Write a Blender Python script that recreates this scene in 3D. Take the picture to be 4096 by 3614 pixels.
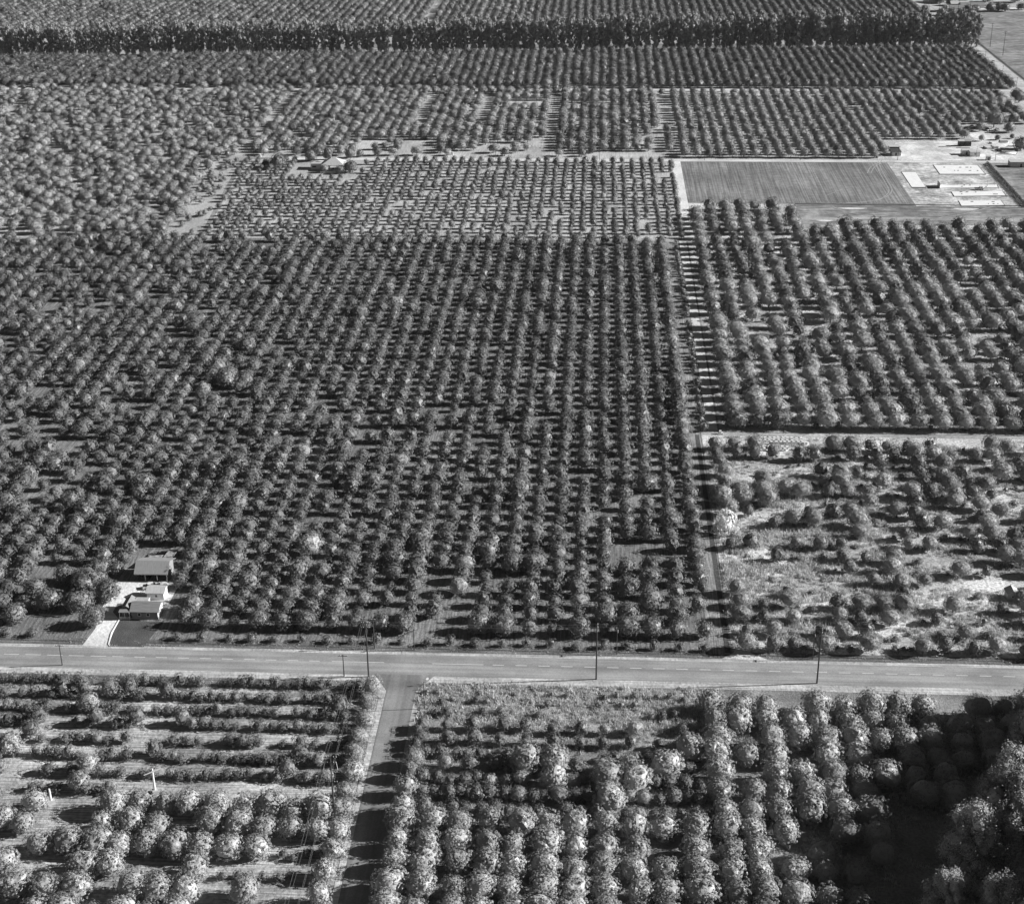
import bpy, math, random
from mathutils import Vector, Matrix, noise
sc = bpy.context.scene
for o in list(bpy.data.objects): bpy.data.objects.remove(o)
PI = math.pi
# ------------------------------------------------------------------ camera
F, CX, CY, H = 6049.0, 2048.0, 1807.0, 215.0
RX = (0.9984500724990504, -0.014849891540525502, 0.053637052938020464)
RY = (0.05488196369261735, 0.42275561678209606, -0.9045803770480719)
RZ = (-0.009242444908335248, 0.9061220498367889, 0.42291536743383085)
cam = bpy.data.cameras.new('camera'); co = bpy.data.objects.new('camera', cam)
sc.collection.objects.link(co); sc.camera = co
cam.sensor_width = 36; cam.lens = 36 * F / 4096; cam.clip_end = 20000; cam.clip_start = 1
co.matrix_world = Matrix((RX + (0,), RY + (0,), RZ + (H,), (0, 0, 0, 1)))

def G(px, py, z=0.0):                       # photo pixel -> point of the ground plane
    c = (px - CX, -(py - CY), -F)
    r = [sum(R[i] * c[i] for i in range(3)) for R in (RX, RY, RZ)]
    t = (z - H) / r[2]
    return r[0] * t, r[1] * t
def proj(x, y, z=0.0):
    d = (x, y, z - H)
    v = [RX[i] * d[0] + RY[i] * d[1] + RZ[i] * d[2] for i in range(3)]
    if v[2] > -1: return -9999, -9999, 1
    return CX + F * v[0] / -v[2], CY - F * v[1] / -v[2], -v[2]

# ------------------------------------------------------------------ light (black-and-white daylight, low sun from the right)
SUN_EL, SUN_AZ = math.radians(25), math.radians(6)      # azimuth measured from +X towards +Y
w = bpy.data.worlds.new('World'); sc.world = w; w.use_nodes = True
nt = w.node_tree; bg = nt.nodes['Background']
sky = nt.nodes.new('ShaderNodeTexSky'); sky.sky_type = 'NISHITA'; sky.sun_disc = False
sky.sun_elevation = SUN_EL; sky.sun_rotation = PI / 2 - SUN_AZ
bw = nt.nodes.new('ShaderNodeSeparateColor')      # red-filtered black-and-white film
nt.links.new(sky.outputs[0], bw.inputs[0]); nt.links.new(bw.outputs[0], bg.inputs[0])
bg.inputs[1].default_value = 0.05; sky.air_density = 0.6; sky.dust_density = 0.2; sky.ozone_density = 4.0
sl = bpy.data.lights.new('sun', 'SUN'); sl.energy = 5.0; sl.angle = math.radians(0.5)
so = bpy.data.objects.new('sun', sl); sc.collection.objects.link(so)
sd = Vector((math.cos(SUN_EL) * math.cos(SUN_AZ), math.cos(SUN_EL) * math.sin(SUN_AZ), math.sin(SUN_EL)))
so.rotation_euler = (-sd).to_track_quat('-Z', 'Y').to_euler(); so.location = (300, 500, 300)
sc.view_settings.view_transform = 'Standard'; sc.view_settings.look = 'None'
sc.view_settings.exposure = 0.7; sc.view_settings.gamma = 1
sc.cycles.max_bounces = 4; sc.cycles.diffuse_bounces = 2; sc.cycles.transparent_max_bounces = 4

# ------------------------------------------------------------------ materials
def newmat(name, rough=0.9, spec=0.2):
    m = bpy.data.materials.new(name); m.use_nodes = True
    b = m.node_tree.nodes['Principled BSDF']
    b.inputs['Roughness'].default_value = rough; b.inputs['Specular IOR Level'].default_value = spec
    return m, m.node_tree, b
def ramp(t, src, lo, hi, p0=0.3, p1=0.7):
    r = t.nodes.new('ShaderNodeMapRange'); t.links.new(src, r.inputs[0])
    r.inputs[1].default_value = p0; r.inputs[2].default_value = p1
    r.inputs[3].default_value = lo; r.inputs[4].default_value = hi
    return r.outputs[0]
def noi(t, scale, sx=1, sy=1, sz=1, detail=4, rot=0, dist=0):
    tc = t.nodes.new('ShaderNodeTexCoord'); mp = t.nodes.new('ShaderNodeMapping')
    mp.inputs['Scale'].default_value = (sx, sy, sz); mp.inputs['Rotation'].default_value = (0, 0, rot)
    n = t.nodes.new('ShaderNodeTexNoise'); n.inputs['Scale'].default_value = scale
    n.inputs['Detail'].default_value = detail; n.inputs['Distortion'].default_value = dist
    t.links.new(tc.outputs['Object'], mp.inputs[0]); t.links.new(mp.outputs[0], n.inputs['Vector'])
    return n.outputs[0]
def mul(t, a, b):
    m = t.nodes.new('ShaderNodeMath'); m.operation = 'MULTIPLY'
    t.links.new(a, m.inputs[0])
    if isinstance(b, float): m.inputs[1].default_value = b
    else: t.links.new(b, m.inputs[1])
    return m.outputs[0]
def bump(t, b, src, strength, dist):
    u = t.nodes.new('ShaderNodeBump'); u.inputs['Strength'].default_value = strength; u.inputs['Distance'].default_value = dist
    t.links.new(src, u.inputs['Height']); t.links.new(u.outputs[0], b.inputs['Normal'])
def soil(name, base, var=0.35, big=0.03, fine=0.9, furrow=None, fvar=0.25, bmp=0.5):
    """earth: broad patches x clods x optional furrows; furrow = (scale_x, scale_y, rot)"""
    m, t, b = newmat(name, 0.95, 0.1)
    a = ramp(t, noi(t, big, detail=5), 1 - var, 1 + var, 0.35, 0.65)
    c = ramp(t, noi(t, fine, detail=5), 1 - var * 0.8, 1 + var * 0.8, 0.32, 0.68)
    v = mul(t, a, c)
    if furrow:
        f = ramp(t, noi(t, 1.0, furrow[0], furrow[1], 1, 3, furrow[2]), 1 - fvar, 1 + fvar, 0.38, 0.62)
        v = mul(t, v, f)
    v = mul(t, v, float(base)); t.links.new(v, b.inputs['Base Color'])
    bump(t, b, noi(t, fine * 1.7, detail=6), bmp, 0.35)
    return m
def flat(name, base, var=0.12, scale=2.0, rough=0.7, spec=0.3, sx=1, sy=1, sz=1):
    m, t, b = newmat(name, rough, spec)
    v = mul(t, ramp(t, noi(t, scale, sx, sy, sz), 1 - var, 1 + var), float(base)); t.links.new(v, b.inputs['Base Color'])
    return m
def leafmat(name, lo, hi, trans=0.25, rough=0.5, spec=0.35):
    m, t, b = newmat(name, rough, spec)
    g = t.nodes.new('ShaderNodeNewGeometry'); oi = t.nodes.new('ShaderNodeObjectInfo')
    a = ramp(t, g.outputs['Random Per Island'], lo, hi, 0, 1)
    r = ramp(t, oi.outputs['Random'], 0.78, 1.22, 0, 1)
    v = mul(t, a, r); t.links.new(v, b.inputs['Base Color'])
    tr = t.nodes.new('ShaderNodeBsdfTranslucent'); mx = t.nodes.new('ShaderNodeMixShader'); mx.inputs[0].default_value = trans
    t.links.new(v, tr.inputs[0]); t.links.new(b.outputs[0], mx.inputs[1]); t.links.new(tr.outputs[0], mx.inputs[2])
    t.links.new(mx.outputs[0], t.nodes['Material Output'].inputs[0])
    return m
M = dict(
    soil=soil('soil', 0.26, 0.3, 0.02, 0.7, (0.05, 1.4, 0)),
    grove=soil('grove_soil', 0.21, 0.25, 0.03, 1.2, (1.6, 0.12, 0), 0.3),
    sand=soil('pale_sand', 0.44, 0.2, 0.04, 0.9, (1.3, 0.1, 0), 0.15),
    sand2=soil('sandy_soil', 0.40, 0.25, 0.03, 0.8),
    rows=soil('row_soil', 0.38, 0.35, 0.05, 0.9, (0.06, 2.6, 0), 0.35),
    dust=soil('bright_dust', 0.66, 0.16, 0.05, 0.7),
    dry=soil('dry_grass_ground', 0.48, 0.5, 0.05, 1.3),
    weed=soil('weedy_ground', 0.27, 0.35, 0.08, 1.6),
    verge=soil('verge_dirt', 0.16, 0.3, 0.06, 1.5, (0.1, 1.5, 0)),
    dark=soil('dark_earth_and_shade', 0.09, 0.3, 0.1, 1.5),
    lane=soil('lane_dirt', 0.26, 0.25, 0.1, 1.0, (3.0, 0.12, 0), 0.3),
    field=soil('plowed_field', 0.21, 0.22, 0.03, 0.35, (1.1, 0.02, 0.06), 0.3, 0.6),
    rough=soil('rough_field', 0.24, 0.3, 0.04, 0.25, (0.08, 0.5, 0), 0.3, 0.9),
    site=soil('churned_site_dirt', 0.46, 0.4, 0.09, 0.5, (0.25, 0.7, 0.5), 0.25, 0.9),
    yard=soil('bright_yard', 0.62, 0.28, 0.08, 0.5),
    dirtroad=soil('dirt_road', 0.60, 0.14, 0.05, 0.8, (0.05, 3.0, 0), 0.12),
    track=flat('tyre_track', 0.36, 0.3, 0.4, 0.95, 0.1),
    lawn=soil('lawn', 0.10, 0.18, 0.2, 2.5),
    paint=flat('road_paint', 0.8, 0.1, 1.5), white=flat('white_paint', 0.8, 0.06, 1.0, 0.5),
    cream=flat('cream_wall', 0.62, 0.08, 0.8), grey=flat('grey_wall', 0.28, 0.1, 0.6, 0.8, 0.2, 1, 1, 6),
    slab=flat('fresh_concrete', 0.8, 0.07, 0.35, 0.8), concrete=flat('old_concrete', 0.5, 0.15, 0.8, 0.9),
    roof=flat('shingle_roof', 0.24, 0.2, 1.2, 0.85, 0.2, 0.4, 4, 1), roofl=flat('pale_roof', 0.5, 0.14, 1.0, 0.7, 0.3, 3, 0.5, 1),
    tin=flat('corrugated_iron', 0.34, 0.16, 1.5, 0.5, 0.5, 5, 0.25, 1), rust=flat('rusty_sheet', 0.33, 0.6, 0.8, 0.7, 0.3),
    wood=flat('weathered_wood', 0.07, 0.25, 3.0, 0.9, 0.1, 4, 4, 0.3), lumber=flat('new_lumber', 0.6, 0.2, 3.0, 0.8, 0.1, 1, 6, 1),
    black=flat('dark_interior', 0.015, 0.1, 1), glass=flat('dark_glass', 0.03, 0.1, 1, 0.15, 0.6),
    bark=flat('bark', 0.10, 0.35, 5, 0.95, 0.1, 3, 3, 0.6), pale=flat('pale_bark', 0.26, 0.4, 2, 0.9, 0.1, 3, 3, 0.4),
    metal=flat('galvanised_metal', 0.45, 0.1, 2, 0.4, 0.5), wire=flat('wire', 0.25, 0.1, 1, 0.5),
    rubber=flat('rubber', 0.03, 0.1, 5), carw=flat('white_car_paint', 0.78, 0.03, 1, 0.25, 0.6), card=flat('dark_car_paint', 0.12, 0.03, 1, 0.25, 0.6),
    tarp=flat('dark_shed', 0.06, 0.2, 1.0),
    citrus=leafmat('citrus_leaf', 0.05, 0.24, 0.01, 0.45, 0.3), pale_citrus=leafmat('pale_citrus_leaf', 0.14, 0.46, 0.03, 0.45, 0.3),  # second one is a brighter-toned citrus leaf for the lower blocks
    soft=leafmat('soft_leaf', 0.15, 0.40, 0.06, 0.8, 0.1),
    euc=leafmat('eucalyptus_leaf', 0.16, 0.50, 0.06, 0.6, 0.2),
    palelf=leafmat('pale_leaf', 0.75, 0.95, 0.3, 0.6, 0.3),
    grass=leafmat('grass_blade', 0.42, 0.85, 0.3, 0.8, 0.1),
)
# street asphalt: long streaks along X, oil-dark lane middles, stains
def asphalt(name, base, axis):
    m, t, b = newmat(name, 0.85, 0.25)
    s = (0.012, 0.6) if axis == 'x' else (0.6, 0.012)
    v = ramp(t, noi(t, 1.0, s[0], s[1], 1, 2), 0.82, 1.18, 0.36, 0.64)
    v = mul(t, v, ramp(t, noi(t, 0.12, 0.5, 1, 1, 4), 0.8, 1.15, 0.35, 0.6))
    v = mul(t, v, ramp(t, noi(t, 2.5, 1, 1, 1, 6), 0.85, 1.15))
    v = mul(t, v, float(base)); t.links.new(v, b.inputs['Base Color'])
    return m
M['street'] = asphalt('street_asphalt', 0.30, 'x'); M['side'] = asphalt('side_asphalt', 0.22, 'y')
M['shoulder'] = soil('road_shoulder', 0.46, 0.2, 0.1, 0.8, (0.05, 2.0, 0), 0.2)

# ------------------------------------------------------------------ mesh helpers
class MB:
    def __init__(s): s.v = []; s.f = []; s.mi = []; s.m = 0
    def face(s, pts):
        n = len(s.v); s.v += [tuple(p) for p in pts]; s.f.append(tuple(range(n, n + len(pts)))); s.mi.append(s.m); return s
    def box(s, x0, x1, y0, y1, z0, z1):
        n = len(s.v)
        s.v += [(x0,y0,z0),(x1,y0,z0),(x1,y1,z0),(x0,y1,z0),(x0,y0,z1),(x1,y0,z1),(x1,y1,z1),(x0,y1,z1)]
        for q in ((0,3,2,1),(4,5,6,7),(0,1,5,4),(1,2,6,5),(2,3,7,6),(3,0,4,7)):
            s.f.append(tuple(n + i for i in q)); s.mi.append(s.m)
        return s
    def bar(s, a, b, r0, r1=None, seg=6):
        a = Vector(a); b = Vector(b); r1 = r0 if r1 is None else r1
        d = (b - a).normalized(); u = d.orthogonal().normalized(); v = d.cross(u); n = len(s.v)
        for p, r in ((a, r0), (b, r1)):
            for i in range(seg):
                t = 2 * PI * i / seg; s.v.append(tuple(p + u * (r * math.cos(t)) + v * (r * math.sin(t))))
        for i in range(seg):
            j = (i + 1) % seg; s.f.append((n + i, n + j, n + seg + j, n + seg + i)); s.mi.append(s.m)
        s.f.append(tuple(n + i for i in range(seg))[::-1]); s.mi.append(s.m)
        s.f.append(tuple(n + seg + i for i in range(seg))); s.mi.append(s.m)
        return s
    def prism(s, poly, z0, z1):              # polygon in xy extruded
        n = len(s.v); k = len(poly)
        s.v += [(x, y, z0) for x, y in poly] + [(x, y, z1) for x, y in poly]
        s.f.append(tuple(range(n, n + k))[::-1]); s.mi.append(s.m); s.f.append(tuple(range(n + k, n + 2 * k))); s.mi.append(s.m)
        for i in range(k):
            j = (i + 1) % k; s.f.append((n + i, n + j, n + k + j, n + k + i)); s.mi.append(s.m)
        return s
    def slabface(s, pts, th):                # thin thick plate from a planar 3D polygon, thickened downward
        n = len(s.v); k = len(pts)
        s.v += [tuple(p) for p in pts] + [(p[0], p[1], p[2] - th) for p in pts]
        s.f.append(tuple(range(n, n + k))); s.f.append(tuple(range(n + k, n + 2 * k))[::-1]); s.mi += [s.m, s.m]
        for i in range(k):
            j = (i + 1) % k; s.f.append((n + j, n + i, n + k + i, n + k + j)); s.mi.append(s.m)
        return s
    def mesh(s, name, mats, smooth=False):
        me = bpy.data.meshes.new(name); me.from_pydata(s.v, [], s.f)
        for m in (mats if isinstance(mats, list) else [mats]): me.materials.append(m)
        if isinstance(mats, list): me.polygons.foreach_set('material_index', s.mi)
        if smooth: me.polygons.foreach_set('use_smooth', [True] * len(s.f))
        me.update(); return me
    def build(s, name, mats, parent=None, smooth=False, **kw):
        o = bpy.data.objects.new(name, s.mesh(name, mats, smooth)); sc.collection.objects.link(o)
        if parent: o.parent = parent
        tag(o, **kw); return o
def tag(o, label=None, cat=None, group=None, kind=None):
    if label: o['label'] = label
    if cat: o['category'] = cat
    if group: o['group'] = group
    if kind: o['kind'] = kind
    return o
def thing(name, loc, label, cat, group=None, rz=0):
    o = bpy.data.objects.new(name, None); sc.collection.objects.link(o)
    o.location = loc; o.rotation_euler = (0, 0, rz); o.empty_display_size = 1
    return tag(o, label, cat, group)
def inst(name, me, parent):
    o = bpy.data.objects.new(name, me); sc.collection.objects.link(o); o.parent = parent; return o

# ------------------------------------------------------------------ ground and roads
GZ = [0.0]
def sheet(name, polys, m, z, label=None):
    b = MB()
    for p in polys: b.face([(x, y, z) for x, y in p])
    return b.build(name, m, kind='structure', label=label)
def R(x0, x1, y0, y1): return [(x0, y0), (x1, y0), (x1, y1), (x0, y1)]
sheet('ground', [R(-4000, 4000, -600, 7000)], M['soil'], 0)
sheet('orchard_ground', [R(-500, 31.5, 338, 701)], M['grove'], 0.04)
sheet('sandy_ground', [[(-191, 701), (46, 701), (46, 853), (-203, 853)]], M['sand'], 0.04)
sheet('orchard_ground', [[(-700, 701), (-193, 701), (-206, 853), (-206, 1048), (-700, 1048)]], M['sand2'], 0.04)
sheet('sandy_ground', [R(-206, 330, 857.6, 1047.6)], M['sand'], 0.04)
sheet('orchard_ground', [R(-700, 285, 1052, 1206)], M['sand2'], 0.04)
sheet('dry_grass_ground', [R(43.5, 400, 479, 729), R(43.5, 101, 729, 766)], M['dry'], 0.04)
sheet('dry_grass_ground', [R(37, 300, 338.5, 476)], M['dry'], 0.045)
sheet('row_soil', [R(-400, -52.4, 120, 318)], M['rows'], 0.04)
sheet('weedy_ground', [R(-42.4, 300, 120, 321)], M['weed'], 0.04)
sheet('verge', [R(-500, 500, 335, 338.4)], M['verge'], 0.06)
sheet('verge', [R(-500, -53.2, 318, 322)], M['verge'], 0.06)
sheet('street_shoulder', [R(-700, 700, 321, 335)], M['shoulder'], 0.08)
sheet('street', [R(-700, 700, 324, 333.6)], M['street'], 0.12)
sheet('side_road_shoulder', [[(-52.6, 120), (-42.2, 120), (-42.2, 316), (-38, 321.5), (-59, 321.5), (-52.6, 314)]], M['shoulder'], 0.10)
sheet('side_road', [[(-51, 120), (-43.6, 120), (-43.6, 317), (-39.5, 324.3), (-55, 324.3), (-51, 317)]], M['side'], 0.14)
sheet('farm_track', [R(31, 36.6, 335.5, 700)], M['lane'], 0.08)
sheet('farm_track_shade', [[(35.2, 338), (36.6, 338), (36.2, 476), (34.8, 476)]], M['dark'], 0.11)  # painted shade: dark strip standing for the shadowed side of the lane
sheet('pale_strip', [R(39.4, 42.8, 480, 700), R(42, 47, 701, 853)], M['dust'], 0.08)
sheet('farm_path', [R(37, 400, 475.9, 478.2)], M['sand2'], 0.08)
sheet('dust_apron', [[(34, 335), (46, 335), (42, 338), (38.4, 341.5), (37.4, 338.2)]], M['dust'], 0.11)
sheet('dirt_road', [R(-185, 500, 852.6, 857.6), R(-420, -225, 856, 859)], M['dirtroad'], 0.09)
sheet('dirt_road', [R(-600, 285, 1047.6, 1051.6)], M['dirtroad'], 0.09)
sheet('dirt_road', [R(-500, -195, 697.5, 700.6), R(-195, 45, 699.6, 701.2)], M['sand2'], 0.1)
sheet('field', [R(47, 165, 768, 852)], M['field'], 0.06)
sheet('construction_ground', [R(163, 217, 763, 852.4)], M['site'], 0.07)
sheet('graded_strip', [R(101.5, 420, 729, 765)], M['rough'], 0.06)
sheet('bright_yard', [[(166, 857.8), (242, 857.8), (250, 905), (222, 945), (224, 906), (176, 900)]], M['yard'], 0.08)
sheet('rough_ground', [R(219.5, 420, 700, 852.4)], M['rough'], 0.065)
sheet('field_road', [R(285.8, 295.6, 900, 1440), R(282, 296, 1440, 1900)], M['shoulder'], 0.1)
sheet('field', [R(299, 900, 1055, 1384)], M['rough'], 0.06)
sheet('town_ground', [R(296, 900, 1386, 1900)], M['sand2'], 0.05)
sheet('town_road', [R(330, 700, 1398, 1408), R(322, 330, 1408, 1600)], M['dust'], 0.09)
sheet('orchard_ground', [R(-900, 280, 1226, 1900)], M['sand2'], 0.04)
sheet('dirt_road', [R(-151, -145, 1400, 1600)], M['dust'], 0.08)
sheet('bare_path', [[(-178,1040),(-170,1040),(-150,870),(-162,870)]], M['dust'], 0.07)
# graded track lines, wheel tracks
def strip(name, pts, wd, m, z):
    b = MB()
    for i in range(len(pts) - 1):
        p, q = Vector(pts[i]), Vector(pts[i + 1]); d = (q - p).normalized(); n = Vector((-d.y, d.x)) * wd / 2
        b.face([(*(p - n), z), (*(q - n), z), (*(q + n), z), (*(p + n), z)])
    b.build(name, m, kind='structure')
def curve(pts, k=6):
    out = []
    P = [Vector(p) for p in pts]; P = [2 * P[0] - P[1]] + P + [2 * P[-1] - P[-2]]
    for i in range(1, len(P) - 2):
        for j in range(k):
            t = j / k; a, b, c, d = P[i-1], P[i], P[i+1], P[i+2]
            out.append(tuple(0.5 * ((2*b) + (c-a)*t + (2*a-5*b+4*c-d)*t*t + (3*b-a-3*c+d)*t**3)))
    out.append(tuple(P[-2])); return out
trk = [G(3300+x/1.957, 540+y/1.957) for x, y in ((0,545),(200,535),(380,515),(470,480),(500,430),(470,370),(430,300),(405,240),(420,205))]
for k, off in enumerate((0, 1.8)): strip('tyre_track', curve([(x + off, y + off * 0.6) for x, y in trk]), 0.5, M['track'], 0.1 + 0.01 * k)
trk = [G(3300+x/1.957, 540+y/1.957) for x, y in ((330,300),(360,250),(420,220),(520,205))]
for off in (0, 1.8): strip('tyre_track', curve([(x + off, y - off * .4) for x, y in trk]), 0.5, M['track'], 0.125)
trk = [G(3300+x/1.957, 540+y/1.957) for x, y in ((0,480),(100,440),(180,410),(330,405),(500,360))]
strip('tyre_track', curve(trk), 0.3, M['track'], 0.13)
for yy in (739.0, 741.2): strip('tyre_track', [(102, yy), (180, yy + .5), (400, yy - 1)], 0.6, M['dust'], 0.1)
strip('tyre_track', curve([(120, 762), (128, 750), (150, 743), (190, 740.5)]), 0.7, M['track'], 0.115)
strip('tyre_track', curve([(170, 742), (185, 750), (200, 762), (206, 763)]), 0.7, M['track'], 0.12)
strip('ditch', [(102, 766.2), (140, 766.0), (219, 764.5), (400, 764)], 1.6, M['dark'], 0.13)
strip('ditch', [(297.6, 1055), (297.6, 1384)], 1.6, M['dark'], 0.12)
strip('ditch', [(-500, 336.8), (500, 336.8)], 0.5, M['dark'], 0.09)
for c, a, b_ in (((130, 758), 7, 1.6), ((187, 758), 6, 2.2), ((113, 736), 4, 1.5)):
    sheet('dust_patch', [[(c[0] + a * math.cos(t) * (1 + .2 * math.sin(3 * t)), c[1] + b_ * math.sin(t)) for t in [2 * PI * i / 18 for i in range(18)]]], M['dust'], 0.14)
# centre-line paint
b = MB(); yc = 329.7
def dash(x0, x1): b.face([(x0, yc - .09, .15), (x1, yc - .09, .15), (x1, yc + .09, .15), (x0, yc + .09, .15)])
def xs(px, py=2650): return G(px, py)[0]
dash(xs(1327), xs(1537)); dash(xs(1730), xs(1935))
x = xs(1490)
for px in (1235, 1148, 1060): dash(xs(px), xs(px + 42))
x = xs(1060) - 5.8
while x > -260:
    dash(x, x + 2.9 if x > -125 else x + 4.1); x -= 5.8
x = xs(1972)
while x < 220: dash(x, x + 2.9); x += 5.9
b.build('centre_line', M['paint'], kind='structure')
# drive, yard and lawn of the farmhouse
sheet('driveway', [[(-134.5, 334.4), (-127.6, 334.4), (-128.7, 348.4), (-131.4, 352), (-131.4, 369), (-135.2, 369), (-135, 352), (-133.6, 343)], R(-131.4, -117, 356.5, 369)], M['dust'], 0.1)
sheet('lawn', [[(-127.5, 334.6), (-118, 334.6), (-116, 347.4), (-128.2, 347.4)]], M['lawn'], 0.12)
b = MB(); p = [(-127.0, 334.6), (-127.6, 335.4), (-128.5, 341), (-128.4, 348.2)]
for i in range(3):
    (x0, y0), (x1, y1) = p[i], p[i+1]
    b.prism([(x0 - .14, y0), (x0 + .14, y0), (x1 + .14, y1), (x1 - .14, y1)], 0, .28)
b.build('kerb', M['white'], kind='structure')
sheet('garden_ground', [R(-172, -134, 820, 852)], M['sand2'], 0.08)
sheet('bright_yard', [R(55, 73, 460, 474)], M['dust'], 0.1)

# ------------------------------------------------------------------ foliage meshes (unit size)
def rdir(rng, zmin=-1):
    while True:
        v = Vector((rng.gauss(0, 1), rng.gauss(0, 1), rng.gauss(0, 1)))
        if v.length > .01:
            v.normalize()
            if v.z >= zmin: return v
def leaf(mb, p, n, s, rng, asp=0.6):
    u = n.orthogonal().normalized(); a = rng.random() * 2 * PI
    u = (u * math.cos(a) + n.cross(u) * math.sin(a)); v = n.cross(u) * asp
    mb.face([p - u * s, p - v * s * .8, p + u * s, p + v * s * .8])
_ico = None
def ico(sub):
    import bmesh
    bm = bmesh.new(); bmesh.ops.create_icosphere(bm, subdivisions=sub, radius=1)
    vs = [v.co.copy() for v in bm.verts]; fs = [tuple(v.index for v in f.verts) for f in bm.faces]; bm.free(); return vs, fs
ICO = {k: ico(k) for k in (2, 3, 4)}
def crown(seed, nt_, tsz, nl, ls, core, style, sub=3):
    """unit crown: radius ~.5, height 1 (z 0..1)"""
    rng = random.Random(seed); mb = MB()
    if style == 'citrus': nlobe, amp, zc, zs, low = 18, .30, .46, .54, -.80
    elif style == 'soft': nlobe, amp, zc, zs, low = 14, .17, .52, .48, -.74
    else: nlobe, amp, zc, zs, low = 12, .35, .45, .55, -.85
    lob = [(rdir(rng, -.5), rng.uniform(.4, 1)) for _ in range(nlobe)]
    ax = [rng.uniform(.88, 1.12) for _ in range(2)]; off = Vector((rng.uniform(-.06, .06), rng.uniform(-.06, .06), 0))
    def rad(d):
        m = 0
        for l, a in lob:
            c = d.dot(l)
            if c > .74: m = max(m, a * (1 - (1 - c) / .26) ** .5)
        q = 1 + amp * (m - .55) + .07 * noise.noise(d * 2.3 + Vector((seed, 0, 0))) * 2
        if d.z > 0: q *= 1 - .08 * d.z ** 4          # flat-topped dome
        else: q *= 1 - .10 * (-d.z)
        return q
    def pos(d, k=1.0):
        q = rad(d) * k; z = max(d.z, low)
        return Vector((d.x * .5 * q * ax[0], d.y * .5 * q * ax[1], zc + z * zs * q)) + off * max(d.z, 0)
    if core:
        vs, fs = ICO[sub]; n = len(mb.v)
        mb.v += [tuple(pos(v, core)) for v in vs]; mb.f += [tuple(n + i for i in f) for f in fs]; mb.mi += [0] * len(fs)
    for i in range(nt_):
        d = rdir(rng, -.8); k = rng.uniform(.88, 1.04)
        if rng.random() < .06: k += .07
        c0 = pos(d, k); tr_ = tsz * rng.uniform(.65, 1.35)
        for j in range(nl):
            e = (rdir(rng) + d * .7 + Vector((0, 0, .25))).normalized()
            p = c0 + Vector((e.x * tr_, e.y * tr_, e.z * tr_ * .9))
            n = (e * .75 + d * .75 + rdir(rng) * .35 + Vector((0, 0, .22))).normalized()
            leaf(mb, p, n, ls * rng.uniform(.6, 1.25), rng)
    return mb
def trunk_mb(seed, hgt, r, limbs=3, lean=.03):
    rng = random.Random(seed + 99); mb = MB(); p = Vector((0, 0, -.03)); q = Vector((rng.uniform(-lean, lean), rng.uniform(-lean, lean), hgt * .45))
    mb.bar(p, q, r, r * .7)
    for i in range(limbs):
        a = 2 * PI * (i + rng.random() * .6) / limbs
        e = q + Vector((math.cos(a) * hgt * .28, math.sin(a) * hgt * .28, hgt * .45)); mb.bar(q, e, r * .55, r * .2, 5)
    return mb
def euc_mb(seed, ncl, nl, ls, wid=.13):
    """unit-height eucalyptus: crown clumps as one mesh, trunk another"""
    rng = random.Random(seed); c = MB(); t = MB()
    pts = [Vector((0, 0, -.01))]; x = y = 0
    for k in range(1, 6): x += rng.uniform(-.02, .02); y += rng.uniform(-.02, .02); pts.append(Vector((x, y, k * .17)))
    for k in range(5): t.bar(pts[k], pts[k+1], .016 * (1 - k * .16), .016 * (1 - (k+1) * .16), 6)
    for i in range(ncl):
        h = .10 + .86 * (i + rng.random()) / ncl
        base = pts[min(5, int(max(0, h - .10) / .17))]
        a = rng.random() * 2 * PI; prof = math.sin(min(.97, max(.12, (h - .05) / .95)) ** .9 * PI) ** .5
        r = wid * rng.uniform(.25, 1.0) * max(.25, prof)
        cc = Vector((base.x + math.cos(a) * r, base.y + math.sin(a) * r, h))
        t.bar(base, cc, .006, .002, 4)
        cr = wid * rng.uniform(.28, .5); cz = cr * rng.uniform(.9, 1.7)
        vs, fs = ICO[2]; n0 = len(c.v); jt = [.50 + .2 * noise.noise(v * 2.2 + cc * 30) for v in vs]
        c.v += [(cc.x + v.x * cr * q, cc.y + v.y * cr * q, cc.z + v.z * cz * q) for v, q in zip(vs, jt)]; c.f += [tuple(n0 + i for i in f) for f in fs]; c.mi += [0] * len(fs)
        for j in range(nl):
            d = rdir(rng, -.9); k = rng.uniform(.5, 1.08)
            p = cc + Vector((d.x * cr * k, d.y * cr * k, d.z * cz * k))
            n = (d * 1.1 + rdir(rng) * .5).normalized(); leaf(c, p, n, ls * rng.uniform(.6, 1.3), rng, .5)
    return c, t
KM = dict(citrus='citrus', soft='soft', young='citrus', euc='euc')
NEAR, FAR = {}, {}
NEAR['citrus'] = [(crown(s, 230, .050, 20, .023, .80, 'citrus', 3).mesh('citrus_crown', M['citrus']), trunk_mb(s, .55, .035).mesh('trunk', M['bark'])) for s in range(1, 8)]
pale_trees = [(c.copy(), t) for c, t in NEAR['citrus']]
for c, t in pale_trees: c.materials.clear(); c.materials.append(M['pale_citrus'])
pale_young = None
NEAR['soft'] = [(crown(s, 330, .044, 15, .018, .80, 'soft', 3).mesh('soft_crown', M['soft']), trunk_mb(s, .8, .035, 5).mesh('trunk', M['bark'])) for s in range(21, 26)]
NEAR['young'] = [(crown(s, 80, .095, 14, .044, .66, 'bush', 2).mesh('young_crown', M['citrus']), trunk_mb(s, .5, .04).mesh('trunk', M['bark'])) for s in range(41, 47)]
e = [euc_mb(s, 44, 60, .017, .15) for s in range(61, 66)]
NEAR['euc'] = [(c.mesh('eucalyptus_crown', M['euc']), t.mesh('trunk', M['pale'])) for c, t in e]
e = [euc_mb(s, 70, 330, .0125, .25) for s in range(71, 75)]
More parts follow.
